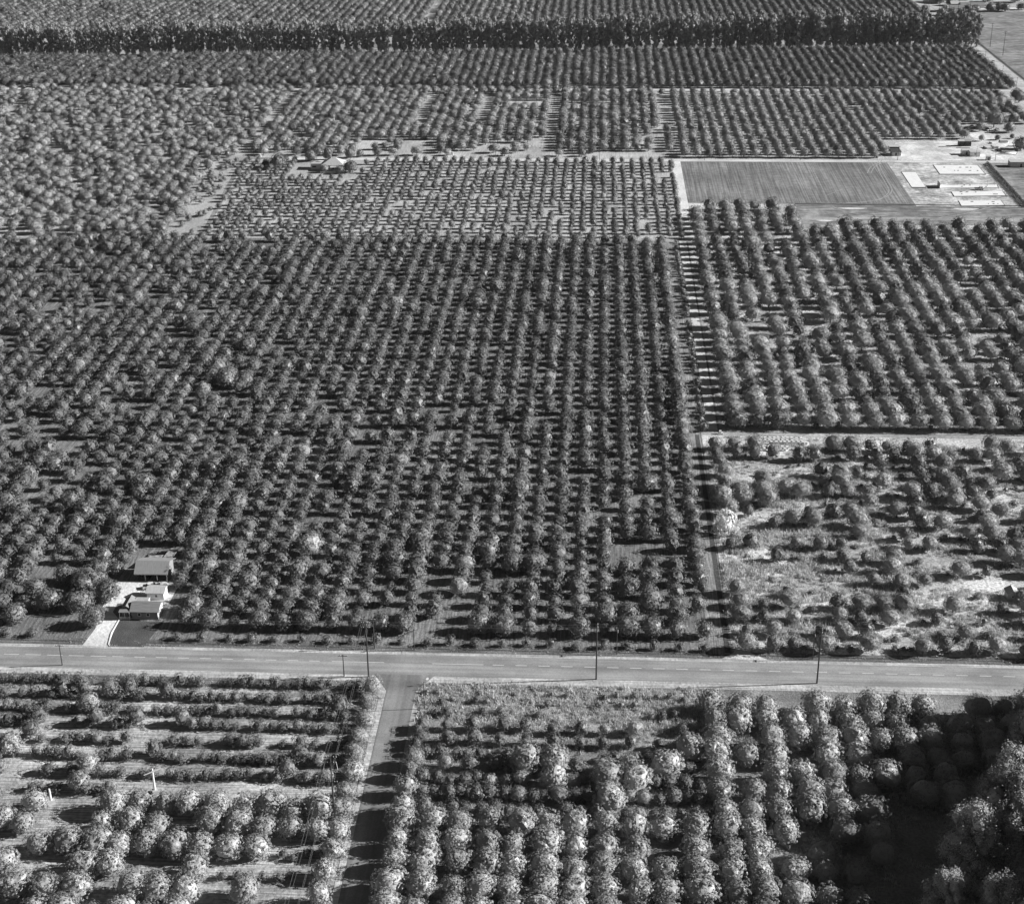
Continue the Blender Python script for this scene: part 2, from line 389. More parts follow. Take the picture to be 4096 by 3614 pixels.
BIGEUC = [(c.mesh('big_eucalyptus_crown', M['euc']), t.mesh('trunk', M['pale'])) for c, t in e]
def both(c, t, m):                           # one mesh for the far, massed trees
    n = len(c.v); c.v += t.v; c.f += [tuple(n + i for i in f) for f in t.f]; c.mi = [0] * (len(c.f) - len(t.f)) + [1] * len(t.f)
    return c
def protos(key, items, mats):
    col = bpy.data.collections.new(key + '_kinds')
    for i, mb in enumerate(items):
        o = bpy.data.objects.new('%s_kind_%02d' % (key, i), mb.mesh(key, mats)); col.objects.link(o)
    return col
FAR['citrus'] = protos('citrus', [both(crown(s, 130, .062, 9, .036, .78, 'citrus', 2), trunk_mb(s, .5, .035), 0) for s in range(101, 107)], [M['citrus'], M['bark']])
FAR['soft'] = protos('soft', [both(crown(s, 140, .056, 9, .032, .82, 'soft', 2), trunk_mb(s, .8, .03, 4), 0) for s in range(121, 126)], [M['soft'], M['bark']])
FAR['young'] = protos('young', [both(crown(s, 40, .11, 9, .068, .66, 'bush', 2), trunk_mb(s, .5, .04), 0) for s in range(141, 146)], [M['citrus'], M['bark']])
FAR['euc'] = protos('euc', [both(*euc_mb(s, 26, 36, .021, .14), 0) for s in range(161, 165)], [M['euc'], M['pale']])
NV = {k: len(v.objects) for k, v in FAR.items()}

# ------------------------------------------------------------------ planting plan
T = []                                       # every tree
rg = random.Random(7)
gaps = []                                    # (x0,x1,y0,y1,probability)
def pxgap(x0, y0, x1, y1, p):
    a = G(x0, y1); c = G(x1, y0); d = G(x0, y0); gaps.append((min(a[0], d[0] if p > .9 else a[0]), c[0], a[1], c[1], p))
def put(kind, x, y, wd, h, blk=None, row=None, jit=0.3, chk=True, big=False, lab=None):
    x += rg.gauss(0, jit); y += rg.gauss(0, jit)
    if chk:
        for g in gaps:
            if g[0] < x < g[1] and g[2] < y < g[3] and rg.random() < g[4]: return
    px, py, z = proj(x, y, h * .6)
    m = 240 if y < 500 else 120
    if px < -m or px > 4096 + m + (300 if y < 340 else 0) or py < -60 or py > 3614 + 260: return
    T.append(dict(k=kind, x=x, y=y, w=wd, h=h, b=blk, r=row, px=px, py=py, z=z, rot=rg.random() * 6.28, big=big, lab=lab))
def nz(x, y, s=.02): return noise.noise(Vector((x * s, y * s, 3.1)))
def block(name, x0, dx, y0, dy, xr, yr, fn):
    j = 0; y = y0; r = 1
    while y <= yr[1]:
        if y >= yr[0]:
            k0 = math.ceil((xr[0](y) if callable(xr[0]) else xr[0]) - x0) / dx; k0 = math.ceil(k0)
            x = x0 + k0 * dx; xe = xr[1](y) if callable(xr[1]) else xr[1]
            while x <= xe:
                fn(x, y, name, r); x += dx
            r += 1
        y += dy
# gaps (world rectangles and photo rectangles)
gaps += [(-137, -116, 336, 369, 1.0), (-131.8, -117, 368, 387, 1.0), (-20, -12, 478, 486, .6), (-172, -138, 815, 852, .97), (-140, -130, 800, 852, .8),
         (-112, -22, 482, 488, .5), (-45, 20, 488, 494, .0), (54, 74, 459.5, 475, .85), (37, 120, 364, 384, .55), (220, 260, 866, 950, .95)]
for q in ((1780, 1700, 1900, 1760, .6), (1230, 1890, 1320, 1950, .6), (1520, 1640, 2020, 1700, .5), (2330, 2060, 2450, 2110, .7), (2000, 2090, 2110, 2170, .5),
          (2480, 2180, 2720, 2280, .45), (2440, 2400, 2560, 2480, .5), (2760, 2380, 2850, 2560, .6), (1000, 2410, 1100, 2580, .0),
          (0, 1670, 250, 1740, .7), (50, 1740, 280, 1790, .75), (150, 1240, 430, 1270, .8), (100, 1000, 260, 1140, .55), (180, 1370, 420, 1420, .5), (60, 1340, 200, 1400, .4),
          (860, 1440, 980, 1520, .6), (500, 1540, 700, 1600, .5), (700, 1560, 980, 1620, .4), (80, 2290, 300, 2330, .8), (80, 2330, 300, 2390, .6),
          (1360, 1730, 1760, 1800, .25), (1760, 2400, 1900, 2560, .6), (2000, 2330, 2110, 2400, .4), (1050, 1300, 1120, 1400, .3), (1490, 2440, 1570, 2540, .9),
          (100, 1840, 200, 1990, .5), (400, 1180, 700, 1230, .25), (0, 2010, 220, 2050, .6)): pxgap(*q)
# main block
def f_main(x, y, n, r):
    if rg.random() < .025 + max(0, nz(x, y)) * .12: return
    if x < -150 and rg.random() < .08: return
    s = 1 + .12 * nz(x, y, .03) + rg.gauss(0, .11)
    if rg.random() < .05: s *= 1.2
    if rg.random() < .07: s *= .68
    k = 'citrus' if rg.random() > .02 else 'soft'
    put(k, x, y, 5.65 * s, 5.3 * s, n, r, .3)
gaps += [(-150, -131, 337, 372, .55)]
block('main', 3.5, 6.65, 345.4, 6.7, (-420, 31), (340, 698), f_main)
x = 29.8
while x > -260:
    put('young', x, 338.7, rg.uniform(2.2, 3.4), rg.uniform(1.8, 3), 'main', 0, .3); x -= 6.65
y = 345
while y < 695:                                # edge column bushy extras
    if rg.random() < .5: put('citrus', 30.6, y + 3.3, rg.uniform(3, 4.6), rg.uniform(3, 4.5), 'main', 99, .3)
    if y > 478 and rg.random() < .93: put('young', 37.7, y, rg.uniform(2.2, 3.4), rg.uniform(2, 3.6), 'lane', 1, .25)
    if y > 478 and rg.random() < .5: put('young', 37.9, y + 3.3, rg.uniform(1.8, 2.8), rg.uniform(1.6, 3), 'lane', 1, .25)
    y += 6.7
# second block: pale sand, young citrus and feathery trees
def f_c2(x, y, n, r):
    mid = 1 if 722 < y < 775 and x > -120 else 0
    if rg.random() < .05 + (.10 if mid else 0) + max(0, nz(x, y, .03)) * .15: return
    pf = .45 if mid else .14
    if y < 712 and x > -120: pf = .6
    s = rg.uniform(.8, 1.15)
    if rg.random() < pf: put('soft', x, y, 3.5 * s, 3.9 * s, n, r, .4)
    else: put('citrus', x, y, 3.7 * s, 3.6 * s, n, r, .35)
block('c2', 41, 5.35, 705, 6.55, (lambda y: -191 - (y - 701) * .086, 42), (702, 850), f_c2)
for _ in range(46):
    y = rg.uniform(703, 850); put('young' if rg.random() < .6 else 'soft', -199 - (y - 701) * .086 + rg.uniform(-7, 5), y, rg.uniform(2.2, 4.2), rg.uniform(2, 3.8), 'wedge', 1, .2)
# old mixed orchard on the left
def f_w(x, y, n, r):
    if rg.random() < .10 + max(0, nz(x, y, .03)) * .5: return
    s = rg.uniform(.8, 1.2)
    if rg.random() < .7: put('soft', x, y, 6.6 * s, 5.4 * s, n, r, 1.0)
    else: put('citrus', x, y, 5.4 * s, 5.0 * s, n, r, 1.0)
block('west', -206, 6.9, 706, 6.9, (-640, lambda y: (-207 - (y - 701) * .086) if y < 852 else -208), (702, 1045), f_w)
bare = [(G(1966, 377), G(1918, 603), 2.6), (G(2213, 445), G(2199, 600), 3.4), (G(2655, 440), G(2630, 603), 3.4), (G(1733, 383), G(1610, 603), 2.0)]
def f_b1(x, y, n, r):
    for a, c, wd in bare:
        t = (y - c[1]) / (a[1] - c[1]); xx = c[0] + (a[0] - c[0]) * t
        if abs(x - xx) < wd and y < 1035: return
    if y < 872 and rg.random() < .5: return
    pr = .06
    if -175 < x < -120: pr = .12
    if -150 < x < -95 and y < 900: pr = .8
    if -62 < x < -28 and (875 < y < 910 or 990 < y < 1010): pr = .65
    if -20 < x < 5 and 990 < y < 1004: pr = .8
    if x > 20: pr = .18
    if -206 < x < -175 and y < 930: pr = .2
    if rg.random() < pr: return
    s = rg.uniform(.8, 1.15)
    if rg.random() < .62 - (.3 if x > -30 else 0): put('soft', x, y, 6.4 * s, 5.2 * s, n, r, .5)
    else: put('citrus', x, y, 6.0 * s, 5.0 * s, n, r, .45)
block('b1', 3.5, 6.4, 864, 6.6, (-206, 46), (861, 1044), f_b1)
def f_b1r(x, y, n, r):
    if rg.random() < .05 + max(0, nz(x, y, .03)) * .2: return
    if y < 905 and x > 166: return
    if x > 215 and y < 905 + (x - 215) * .9: return
    s = rg.uniform(.85, 1.15)
    if y > 1034: s *= .6
    if rg.random() < .85: put('soft', x, y, 5.6 * s, 5.4 * s, n, r, .4)
    else: put('citrus', x, y, 5.4 * s, 5.2 * s, n, r, .4)
block('b1r', 50.3, 6.7, 863, 6.7, (49, 268), (861, 1044), f_b1r)
def f_b2(x, y, n, r):
    if y > 1184 + x * .06: return
    if rg.random() < .04 + max(0, nz(x, y, .03)) * .15: return
    s = rg.uniform(.85, 1.15) * (1.05 if x < -60 else 1)
    put('soft' if rg.random() < .06 else 'citrus', x, y, 6.6 * s, 5.8 * s, n, r, .8 if x < -100 else .4)
block('b2', 3.5, 6.6, 1058, 6.6, (-600, 284), (1054, 1209), f_b2)
def f_far(x, y, n, r):
    if rg.random() < .05: return
    if 1290 < y < 1297 or abs(x + 148) < 4: return
    s = rg.uniform(.85, 1.15)
    put('soft' if (x < -60 and rg.random() < .35) else 'citrus', x, y, 6.2 * s, 5.8 * s, n, r, .5)
block('far', 3.5, 7.2, 1262, 7.0, (-800, 281), (1260, 1520), f_far)
# right: big soft-crowned trees with small citrus between
def f_r1(x, y, n, r):
    if x < 101 or y < 722:
        if 565 < y < 600 and rg.random() < .3 and x < 140: return
        if rg.random() < .05 + max(0, nz(x, y, .03)) * .25: return
        s = rg.uniform(.85, 1.15)
        if rg.random() < (.68 if y < 640 else .4): put('soft', x, y, 7.2 * s, 6.4 * s, n, r, .4)
        else: put('citrus', x, y, 7.0 * s, 6.3 * s, n, r, .4)
        if rg.random() < .45: put('young', x + 3.9, y, rg.uniform(2.2, 3.6), rg.uniform(1.8, 3), n, r, .4)
block('r1', 49.1, 7.85, 483, 8.2, (46, 330), (480, 759), f_r1)
def f_r2(x, y, n, r):
    pr = .22 + max(0, nz(x, y, .05)) * .5
    if y < 350: pr = .04
    if rg.random() < pr: return
    s = rg.uniform(.75, 1.1)
    if y > 400: s *= 1.15
    u = rg.random()
    if u < .48: put('soft', x, y, 5.6 * s, 5.2 * s, n, r, .7)
    elif u < .84: put('citrus', x, y, 4.8 * s, 4.8 * s, n, r, .6)
    else: put('young', x, y, rg.uniform(2, 3.2), rg.uniform(1.6, 2.6), n, r, .7)
block('r2', 47.4, 6.45, 340, 6.9, (40, 330), (339, 471), f_r2)
for j in range(19):                          # weedy bushes along the rows of the grassy lot
    yy = 341 + j * 6.9; x = 42
    while x < 150:
        if rg.random() < .33: put('young', x, yy, rg.uniform(1.2, 2.6), rg.uniform(.8, 1.8), 'r2', j + 1, .5)
        x += 2.8
# lower left: hedge-like rows of small trees with bigger ones, then a citrus square
for r, yy in enumerate((317.5, 311.0, 305.0, 299.2, 292.6, 286.4, 279.8, 273.6)):
    x = -59.0 + rg.uniform(-1, 1)
    while x > -175:
        if rg.random() > (.14 + max(0, nz(x, yy, .08)) * .6) and (yy > 275 or x < -108):
            q = rg.random()
            if q < .11 and yy < 316: put('citrus', x, yy + 1, rg.uniform(4.2, 5.8), rg.uniform(4.2, 5.8), 'bl', r + 1, .3, False)
            elif q < .2 and yy < 316: put('soft', x, yy, rg.uniform(3, 4), rg.uniform(2.8, 3.6), 'bl', r + 1, .3, False)
            else: put('young', x, yy, rg.uniform(2.2, 4.0), rg.uniform(1.9, 3.3), 'bl', r + 1, .3, False)
        x -= rg.uniform(1.9, 3.2)
def f_bl(x, y, n, r):
    if y < 250:
        if rg.random() < .18: return
    if y < 256 and x > -80 and rg.random() < .65:
        put('young', x, y, 2.4, 2.2, n, r, .4); put('young', x + 2.6, y, 2.0, 2.0, n, r, .4); return
    if x < -107 and rg.random() < .45: return
    if rg.random() < .05: return
    s = rg.uniform(.9, 1.18); put('citrus', x, y, 6.0 * s, 5.6 * s, n, r + 8, .35, False)
block('bl', -70.6, -5.85 * -1, 225.6, 6.9, (-150, -58), (215, 268.5), f_bl)
for yy in (315, 308, 300.6, 293, 287, 281, 273.5, 267.3, 260.9, 253.8, 247, 239, 231):
    put('soft' if yy > 285 else 'citrus', -54.4, yy, rg.uniform(4.6, 5.8), rg.uniform(4.2, 5.6), 'blside', 1, .25, False)
    if yy > 290: put('young', -54.4, yy - 3.4, 3, 2.4, 'blside', 1, .3, False)
# lower middle and right
for yy, wd in ((299, 2.8), (293, 3.2), (287, 3.6), (281.3, 5.0), (274.9, 5.2), (268.2, 5.2), (261.8, 5)):
    put('citrus', -41.0, yy, wd, wd * 1.12, 'bm', 40, .1, False)
bigs = [(-8, 286.1), (17.6, 285.1), (11, 279.9), (4.9, 272.4), (-8.1, 279.5), (-14.8, 285.8), (4.3, 280.1), (23.2, 292.1)]
for i, (x, y) in enumerate(bigs): put('citrus', x, y, rg.uniform(6.8, 8), rg.uniform(6.4, 7.6), 'bmbig', 1, .1, False, True)
for r, (yy, stp, wd, off, miss) in enumerate(((316, 3.2, 1.7, 0, .5), (312, 3, 2.0, 1, .5), (307.5, 3.1, 2.3, 0, .45), (301, 6.25, 3.9, 1.2, .05), (295.3, 6.25, 4.0, 1.2, .05), (290.3, 3.2, 3.2, 0, .2), (285.6, 6.25, 4.6, 1.0, .05), (280.3, 3.15, 3.6, 0, .12), (275, 3.15, 3.7, 0, .04), (269.4, 3.15, 3.7, 1.6, .05))):
    x = -41 + off
    while x < (27 if yy < 316 else 28):
        if rg.random() > miss and all((x - a) ** 2 + (yy - c) ** 2 > 14 for a, c in bigs):
            s = rg.uniform(.8, 1.2)
            put('young' if wd < 3.3 else ('citrus' if rg.random() < .85 else 'soft'), x, yy, wd * s, wd * s * .95, 'bm', r + 1, .35, False)
        x += stp
def f_bm(x, y, n, r):
    if rg.random() < .04: return
    s = rg.uniform(.9, 1.15); put('citrus', x, y, 6.4 * s, 5.9 * s, n, 16 - r if y < 267 else r, .35, False)
block('bm', -40.4, 6.35, 222.4, 6.85, (-42, 26), (215, 265), f_bm)
def f_br(x, y, n, r):
    # shaded corner is thinly planted
    if x > 45 and y < 262 and rg.random() < .4: return
    if x > 66 and y < 276: return
    if rg.random() < .06: return
    s = rg.uniform(.88, 1.15); k = 'soft' if rg.random() < .12 else 'citrus'
    put(k, x, y, 6.5 * s, 6.3 * s, n, r, .4, False)
block('br', 29.9, 6.35, 222.5, 6.78, (28, 118), (215, 316.5), f_br)
for x, y, h in ((70.5, 237, 15), (79.5, 231, 19), (77.5, 250, 21), (86, 257, 24), (92.5, 247, 25), (90, 268, 22), (98, 281, 23), (102, 262, 27), (105, 293, 24), (109, 307, 21), (96, 236, 25), (105, 276, 26), (88, 228, 24), (111, 250, 27), (100, 228, 25), (114, 287, 25), (117, 268, 27), (119, 240, 26), (121, 300, 24), (83, 219, 24), (96, 215, 25), (110, 219, 26)):
    put('euc', x, y, h, h, 'corner', 1, .3, False, True)
# windbreak
r0 = []
for row in range(2):
    x = 291.0 - row * 2
    while x > -560:
        put('euc', x, 1194 + x * .06 + row * 6.0, 0, rg.uniform(.80, 1.12) * (25.5 + (x + 80) * .007), 'belt', row + 1, .5, False)
        x -= rg.uniform(4.8, 7.0)
for x in range(-260, -150, 6): put('euc', x, 1468, 0, rg.uniform(14, 19), 'belt', 4, 1, False)
for t in T:
    if t['k'] == 'euc': t['w'] = t['h']
for i, (px, py, wd) in enumerate(sorted(((430, 2400, 7), (385, 2345, 6), (372, 2505, 6.6), (340, 2370, 6), (322, 2440, 7), (408, 2300, 5.6), (262, 2330, 6), (415, 2452, 2.4)), key=lambda q: -q[1])):
    x, y = G(px, py); put('citrus' if wd > 3 else 'young', x, y, wd, wd * .92, 'drive', 1, 0, False, True, 'dense citrus tree by the farmhouse driveway, %s up from the street' % ('first', 'second', 'third', 'fourth', 'fifth', 'sixth', 'seventh', 'eighth')[i])
# single garden and yard trees
def ordn_(n): return '%d%s' % (n, {1: 'st', 2: 'nd', 3: 'rd'}.get(n, 'th'))
def gt(px, py, wd, h, kind, lab):
    x, y = G(px, py); put(kind, x, y, wd, h, 'single', 1, 0, False, True, lab)
gt(1112, 672, 8.5, 8.5, 'citrus', 'large dark dense tree left of the far farmhouse by the dirt road')
gt(1245, 645, 6.5, 7, 'citrus', 'dark bushy tree behind the left end of the far farmhouse')
gt(1312, 640, 5.5, 8, 'citrus', 'dark tree rising behind the far farmhouse chimney')
gt(1400, 690, 7.5, 7, 'citrus', 'broad dark tree at the right end of the far farmhouse')
gt(1362, 695, 4.5, 5, 'citrus', 'small dark tree before the right corner of the far farmhouse')
gt(1300, 690, 5, 4.6, 'soft', 'pale feathery tree before the porch of the far farmhouse')
gt(1400, 632, 6, 6, 'citrus', 'dark round tree beyond the dirt road near the far farmhouse')
gt(1440, 628, 4, 4.5, 'citrus', 'smaller dark tree beyond the dirt road by the round one')
gt(1510, 622, 5, 5.5, 'citrus', 'lone dark tree on the bright ground beyond the dirt road')
gt(1070, 665, 4, 4, 'citrus', 'small dark tree left of the large dark garden tree')
gt(3975, 510, 11, 10.5, 'soft', 'big broad-crowned shade tree over the parked cars')
gt(4035, 530, 7, 6.5, 'citrus', 'dark low tree right of the parked cars')
gt(3990, 560, 3.5, 3.2, 'citrus', 'small dark bush below the parked cars')
gt(4048, 555, 3, 3, 'citrus', 'small dark bush at the right edge of the builders yard')
gt(3925, 565, 4, 4, 'soft', 'pale bush between the parked cars and the builders yard')
for i, (px, py) in enumerate(((3965, 440), (4000, 430), (4035, 445), (4060, 400))):
    gt(px, py, 7, 8, 'soft', 'grey feathery tree beyond the big shade tree, %s from left in its clump' % ('first', 'second', 'third', 'fourth')[i])
gt(4075, 410, 8, 8, 'citrus', 'dark tree where the dirt road meets the field road')
gt(4080, 600, 9, 8, 'citrus', 'dark tree at the photo edge right of the pipe stacks')
for i_, (px, py, wd) in enumerate(sorted(((3700, 48, 8), (3770, 62, 8), (3812, 55, 7), (3870, 52, 9), (3900, 48, 8), (3960, 46, 10), (3995, 44, 10), (4020, 46, 9), (3640, 62, 8), (3760, 14, 10), (3850, 12, 10), (3950, 8, 12), (4060, 10, 12), (3800, 22, 9), (4085, 40, 8)))):
    gt(px, py, wd, wd * .8, 'citrus', 'dark garden tree, %s from the left among the distant houses' % ordn_(i_ + 1))
put('soft', 39.6, 403.5, 6.3, 8.4, 'single', 1, 0, False, True, 'brilliant white-leaved tree beside the farm track')
WHITE = T[-1]; WHITE['white'] = True

# ------------------------------------------------------------------ choose individuals (largest in the picture) and mass the rest
def ordn(n):
    W = ['zeroth', 'first', 'second', 'third', 'fourth', 'fifth', 'sixth', 'seventh', 'eighth', 'ninth', 'tenth', 'eleventh', 'twelfth']
    if n < len(W): return W[n]
    return '%d%s' % (n, 'th' if 10 <= n % 100 <= 20 else {1: 'st', 2: 'nd', 3: 'rd'}.get(n % 10, 'th'))
LM = {'main': (31, -1, 'left of the farm track', 'above the street'), 'lane': None, 'r1': (38, 1, 'right of the farm track', 'above the beehives'),
      'r2': (38, 1, 'right of the farm track', 'above the street'), 'bl': (-56, -1, 'left of the side road', 'below the street'),
      'bm': (-42, 1, 'right of the side road', 'below the street'), 'br': (28, 1, '', '')}
rowsd = {}
for t in T: rowsd.setdefault((t['b'], t['r']), []).append(t)
for (bk, r), L in rowsd.items():
    if bk in ('main', 'bl', 'belt'): L.sort(key=lambda t: -t['x'])
    else: L.sort(key=lambda t: t['x'])
    for i, t in enumerate(L): t['i'] = i + 1
for k in ('lane',):
    L = sorted([t for t in T if t['b'] == k], key=lambda t: t['y'])
    for i, t in enumerate(L): t['i'] = i + 1
L = sorted([t for t in T if t['b'] == 'blside'], key=lambda t: -t['y'])
for i, t in enumerate(L): t['i'] = i + 1
L = sorted([t for t in T if t['b'] == 'bm' and t['r'] == 40], key=lambda t: t['y'])
for i, t in enumerate(L): t['i'] = i + 1
L = sorted([t for t in T if t['b'] == 'main' and t['r'] == 99], key=lambda t: t['y'])
for i, t in enumerate(L): t['i'] = i + 1
SZ = {'citrus': ('small', 'round', 'large'), 'soft': ('small feathery', 'feathery', 'large feathery'), 'young': ('tiny', 'small bushy', 'bushy')}
def label(t):
    if t['lab']: return t['lab']
    b_, r, i = t['b'], t['r'], t['i']
    if t['k'] == 'euc':
        if b_ == 'corner': return 'tall ragged eucalyptus at the lower right corner, %s from the left' % ordn(i)
        if r == 4: return 'eucalyptus in the farthest line at the top edge, %s from its right end' % ordn(i)
        return 'tall eucalyptus, %s from the right end in the %s row of the windbreak' % (ordn(i), ordn(r))
    ref = 5.5 if t['k'] != 'young' else 2.6
    s = SZ[t['k']][0 if t['w'] < ref * .85 else 2 if t['w'] > ref * 1.12 else 1]
    if t['k'] == 'citrus': s += ' citrus'
    if b_ == 'main' and r == 99: return '%s tree squeezed into the column edging the farm track, %s from street' % (s, ordn(i))
    if b_ == 'main': return '%s tree, %s left of the farm track, %s row above the street' % (s, ordn(i), ordn(r + 1))
    if b_ == 'lane': return '%s tree in the thin line right of the farm track, %s from the beehives' % (s, ordn(i))
    if b_ == 'r2': return '%s tree, %s right of the farm track, %s row above the street' % (s, ordn(i), ordn(r))
    if b_ == 'r1': return '%s tree, %s right of the farm track, %s row beyond the beehives' % (s, ordn(i), ordn(r))
    if b_ == 'bl': 
        if r >= 9: r = 24 - r
        return '%s tree, %s left of the side road, %s row below the street' % (s, ordn(i), ordn(r))
    if b_ == 'blside': return '%s tree lining the left side of the side road, %s below the street' % (s, ordn(i))
    if b_ == 'bmbig': return 'towering citrus tree among small ones below the street, %s from the side road' % ordn(i)
    if b_ == 'bm' and r == 40: return '%s tree on the right edge of the side road, %s from the bottom' % (s, ordn(i))
    if b_ == 'bm': return '%s tree, %s right of the side road, %s row below the street' % (s, ordn(i), ordn(r))
    if b_ == 'br': return '%s tree in lower right grove, %s from its left edge, %s row from street' % (s, ordn(i), ordn(17 - r))
    NM = {'wedge': 'the bare strip left of the sandy block', 'c2': 'the sandy middle block', 'west': 'the old left orchard', 'b1': 'the patchy far orchard', 'b1r': 'the far right orchard', 'b2': 'the orchard before the windbreak', 'far': 'the orchard beyond the windbreak'}
    return '%s tree in %s, %s of its %s row' % (s, NM.get(b_, 'the grove'), ordn(i), ordn(r))
NAME = dict(citrus='citrus_tree', soft='orchard_tree', young='young_tree', euc='eucalyptus_tree')
GRP = dict(citrus='citrus trees of the groves', soft='feathery-crowned trees of the orchards', young='young trees and bushes planted in rows', euc='tall eucalyptus trees')
rest = {k: [] for k in NAME}
for k in NAME:
    L = [t for t in T if t['k'] == k]
    vis = lambda t: -30 < t['px'] < 4126 and -30 < t['py'] < 3640
    L.sort(key=lambda t: (not t['lab'], not vis(t), -t['w'] / t['z']))
    n = 0
    for t in L:
        if (t['lab'] or vis(t) or t['b'] == 'corner') and n < 298:
            n += 1
            root = thing(NAME[k], (t['x'], t['y'], 0.03), label(t), 'tree', GRP[k] if not t.get('white') else None, t['rot'])
            if k == 'euc':
                c, tr = (BIGEUC if t['b'] == 'corner' else NEAR['euc'])[rg.randrange(4)]
            else: c, tr = (pale_trees if k == 'citrus' and t['b'] in ('bl', 'bm', 'br', 'bmbig', 'blside') else NEAR[k])[rg.randrange(len(NEAR[k]))]
            if t.get('white'): c = crown(777, 90, .09, 16, .045, .6, 'bush').mesh('white_crown', M['palelf'])
            root.scale = (t['w'], t['w'], t['h'])
            inst('trunk', tr, root); inst('crown', c, root)
        else: rest[k].append(t)
# ------------------------------------------------------------------ massed things: geometry-node instances of a point cloud
def scatter_group(name, col):
    ng = bpy.data.node_groups.new(name, 'GeometryNodeTree')
    ng.interface.new_socket('Geometry', in_out='INPUT', socket_type='NodeSocketGeometry')
    ng.interface.new_socket('Geometry', in_out='OUTPUT', socket_type='NodeSocketGeometry')
    N = ng.nodes; gi = N.new('NodeGroupInput'); go = N.new('NodeGroupOutput'); ip = N.new('GeometryNodeInstanceOnPoints')
    ci = N.new('GeometryNodeCollectionInfo'); ci.inputs['Collection'].default_value = col
    ci.inputs['Separate Children'].default_value = True; ci.inputs['Reset Children'].default_value = True
    def attr(n, ty):
        a = N.new('GeometryNodeInputNamedAttribute'); a.data_type = ty; a.inputs['Name'].default_value = n; return a.outputs[0]
    L = ng.links
    L.new(gi.outputs[0], ip.inputs['Points']); L.new(ci.outputs[0], ip.inputs['Instance']); ip.inputs['Pick Instance'].default_value = True
    L.new(attr('idx', 'INT'), ip.inputs['Instance Index']); L.new(attr('rot', 'FLOAT_VECTOR'), ip.inputs['Rotation']); L.new(attr('scl', 'FLOAT_VECTOR'), ip.inputs['Scale'])
    L.new(ip.outputs[0], go.inputs[0]); return ng
def scatter(name, col, items, label, cat, mat):
    me = bpy.data.meshes.new(name); me.from_pydata([i[0] for i in items], [], [])
    a = me.attributes.new('idx', 'INT', 'POINT'); a.data.foreach_set('value', [i[1] for i in items])
    a = me.attributes.new('rot', 'FLOAT_VECTOR', 'POINT'); a.data.foreach_set('vector', [c for i in items for c in (0, 0, i[2])])
    a = me.attributes.new('scl', 'FLOAT_VECTOR', 'POINT'); a.data.foreach_set('vector', [c for i in items for c in i[3]])
    me.materials.append(mat)
    o = bpy.data.objects.new(name, me); sc.collection.objects.link(o)
    md = o.modifiers.new('scatter', 'NODES'); md.node_group = scatter_group(name, col)
    return tag(o, label, cat, kind='stuff')
SN = dict(citrus=('citrus_grove', 'thousands of dark round citrus trees in straight rows filling the far groves'), soft=('orchard_grove', 'many soft feathery trees massed in the far orchards'),
          young=('young_tree_rows', 'many small bushy trees in rows and edges of the orchards'), euc=('eucalyptus_windbreak', 'dense mass of eucalyptus behind the front of the windbreak'))
for k in NAME:
    it = [((t['x'], t['y'], 0.03), rg.randrange(NV[k]), t['rot'], (t['w'], t['w'], t['h'])) for t in rest[k]]
    if it: scatter(SN[k][0], FAR[k], it, SN[k][1], 'trees', M[KM[k]])
# grass and weeds
def tuft(seed, n, hgt, spread):
    rng = random.Random(seed); mb = MB()
    for i in range(n):
        x, y = rng.gauss(0, spread), rng.gauss(0, spread); a = rng.random() * PI; wd = .05 * rng.uniform(.7, 1.5)
        h = hgt * rng.uniform(.5, 1.1); lx, ly = rng.gauss(0, .18) * h * 1.3, rng.gauss(0, .18) * h * 1.3
        u = Vector((math.cos(a) * wd, math.sin(a) * wd, 0)); p = Vector((x, y, 0))
        mb.face([p - u, p + u, p + u * .8 + Vector((lx, ly, h)), p - u * .8 + Vector((lx, ly, h))])
    return mb
gcol = protos('grass', [tuft(s, 26, 1.0, .42) for s in range(5)], [M['grass']])
tr_xy = {}
it = []
def grow(x0, x1, y0, y1, dens, hmin, hmax, f=.06, thr=-.15, band=False):
    n = int((x1 - x0) * (y1 - y0) * dens)
    for _ in range(n):
        x = rg.uniform(x0, x1); y = rg.uniform(y0, y1)
        if noise.noise(Vector((x * f, y * f * 2.2, 1.7))) < thr + rg.uniform(-.15, .15): continue
        if band and rg.random() < .65 * (.5 + .5 * math.cos((y - 340) * 2 * PI / 6.9)): continue
        px, py, z = proj(x, y)
        if not (-60 < px < 4160 and -20 < py < 3680): continue
        s = rg.uniform(hmin, hmax); it.append(((x, y, .03), rg.randrange(5), rg.random() * 6.28, (s * 1.3, s * 1.3, s)))
grow(37.6, 175, 339, 475, 1.1, .3, .8, band=True); grow(37.6, 90, 345, 440, .9, .5, 1.2, .1, 0)
grow(45, 225, 480, 700, .5, .25, .6, .06, -.1, band=True)
grow(-42, 32, 303, 320.5, 1.8, .35, .9, .1, -.4); grow(-42, 110, 268, 303, .6, .3, .7, .1, -.1); grow(25, 110, 222, 280, .5, .3, .7, .1, 0)
grow(-140, 130, 334.8, 338.2, .8, .12, .3, .3, 0); grow(-160, -56, 312, 321, .8, .15, .5, .3, 0)
grow(-57, -52, 235, 318, .8, .2, .5, .3, 0); grow(-42.4, -40, 230, 318, 2.0, .3, .7, .3, -.3)
scatter('dry_grass', gcol, it, 'pale dry grass and weeds between the orchard trees and along the verges', 'grass', M['grass'])

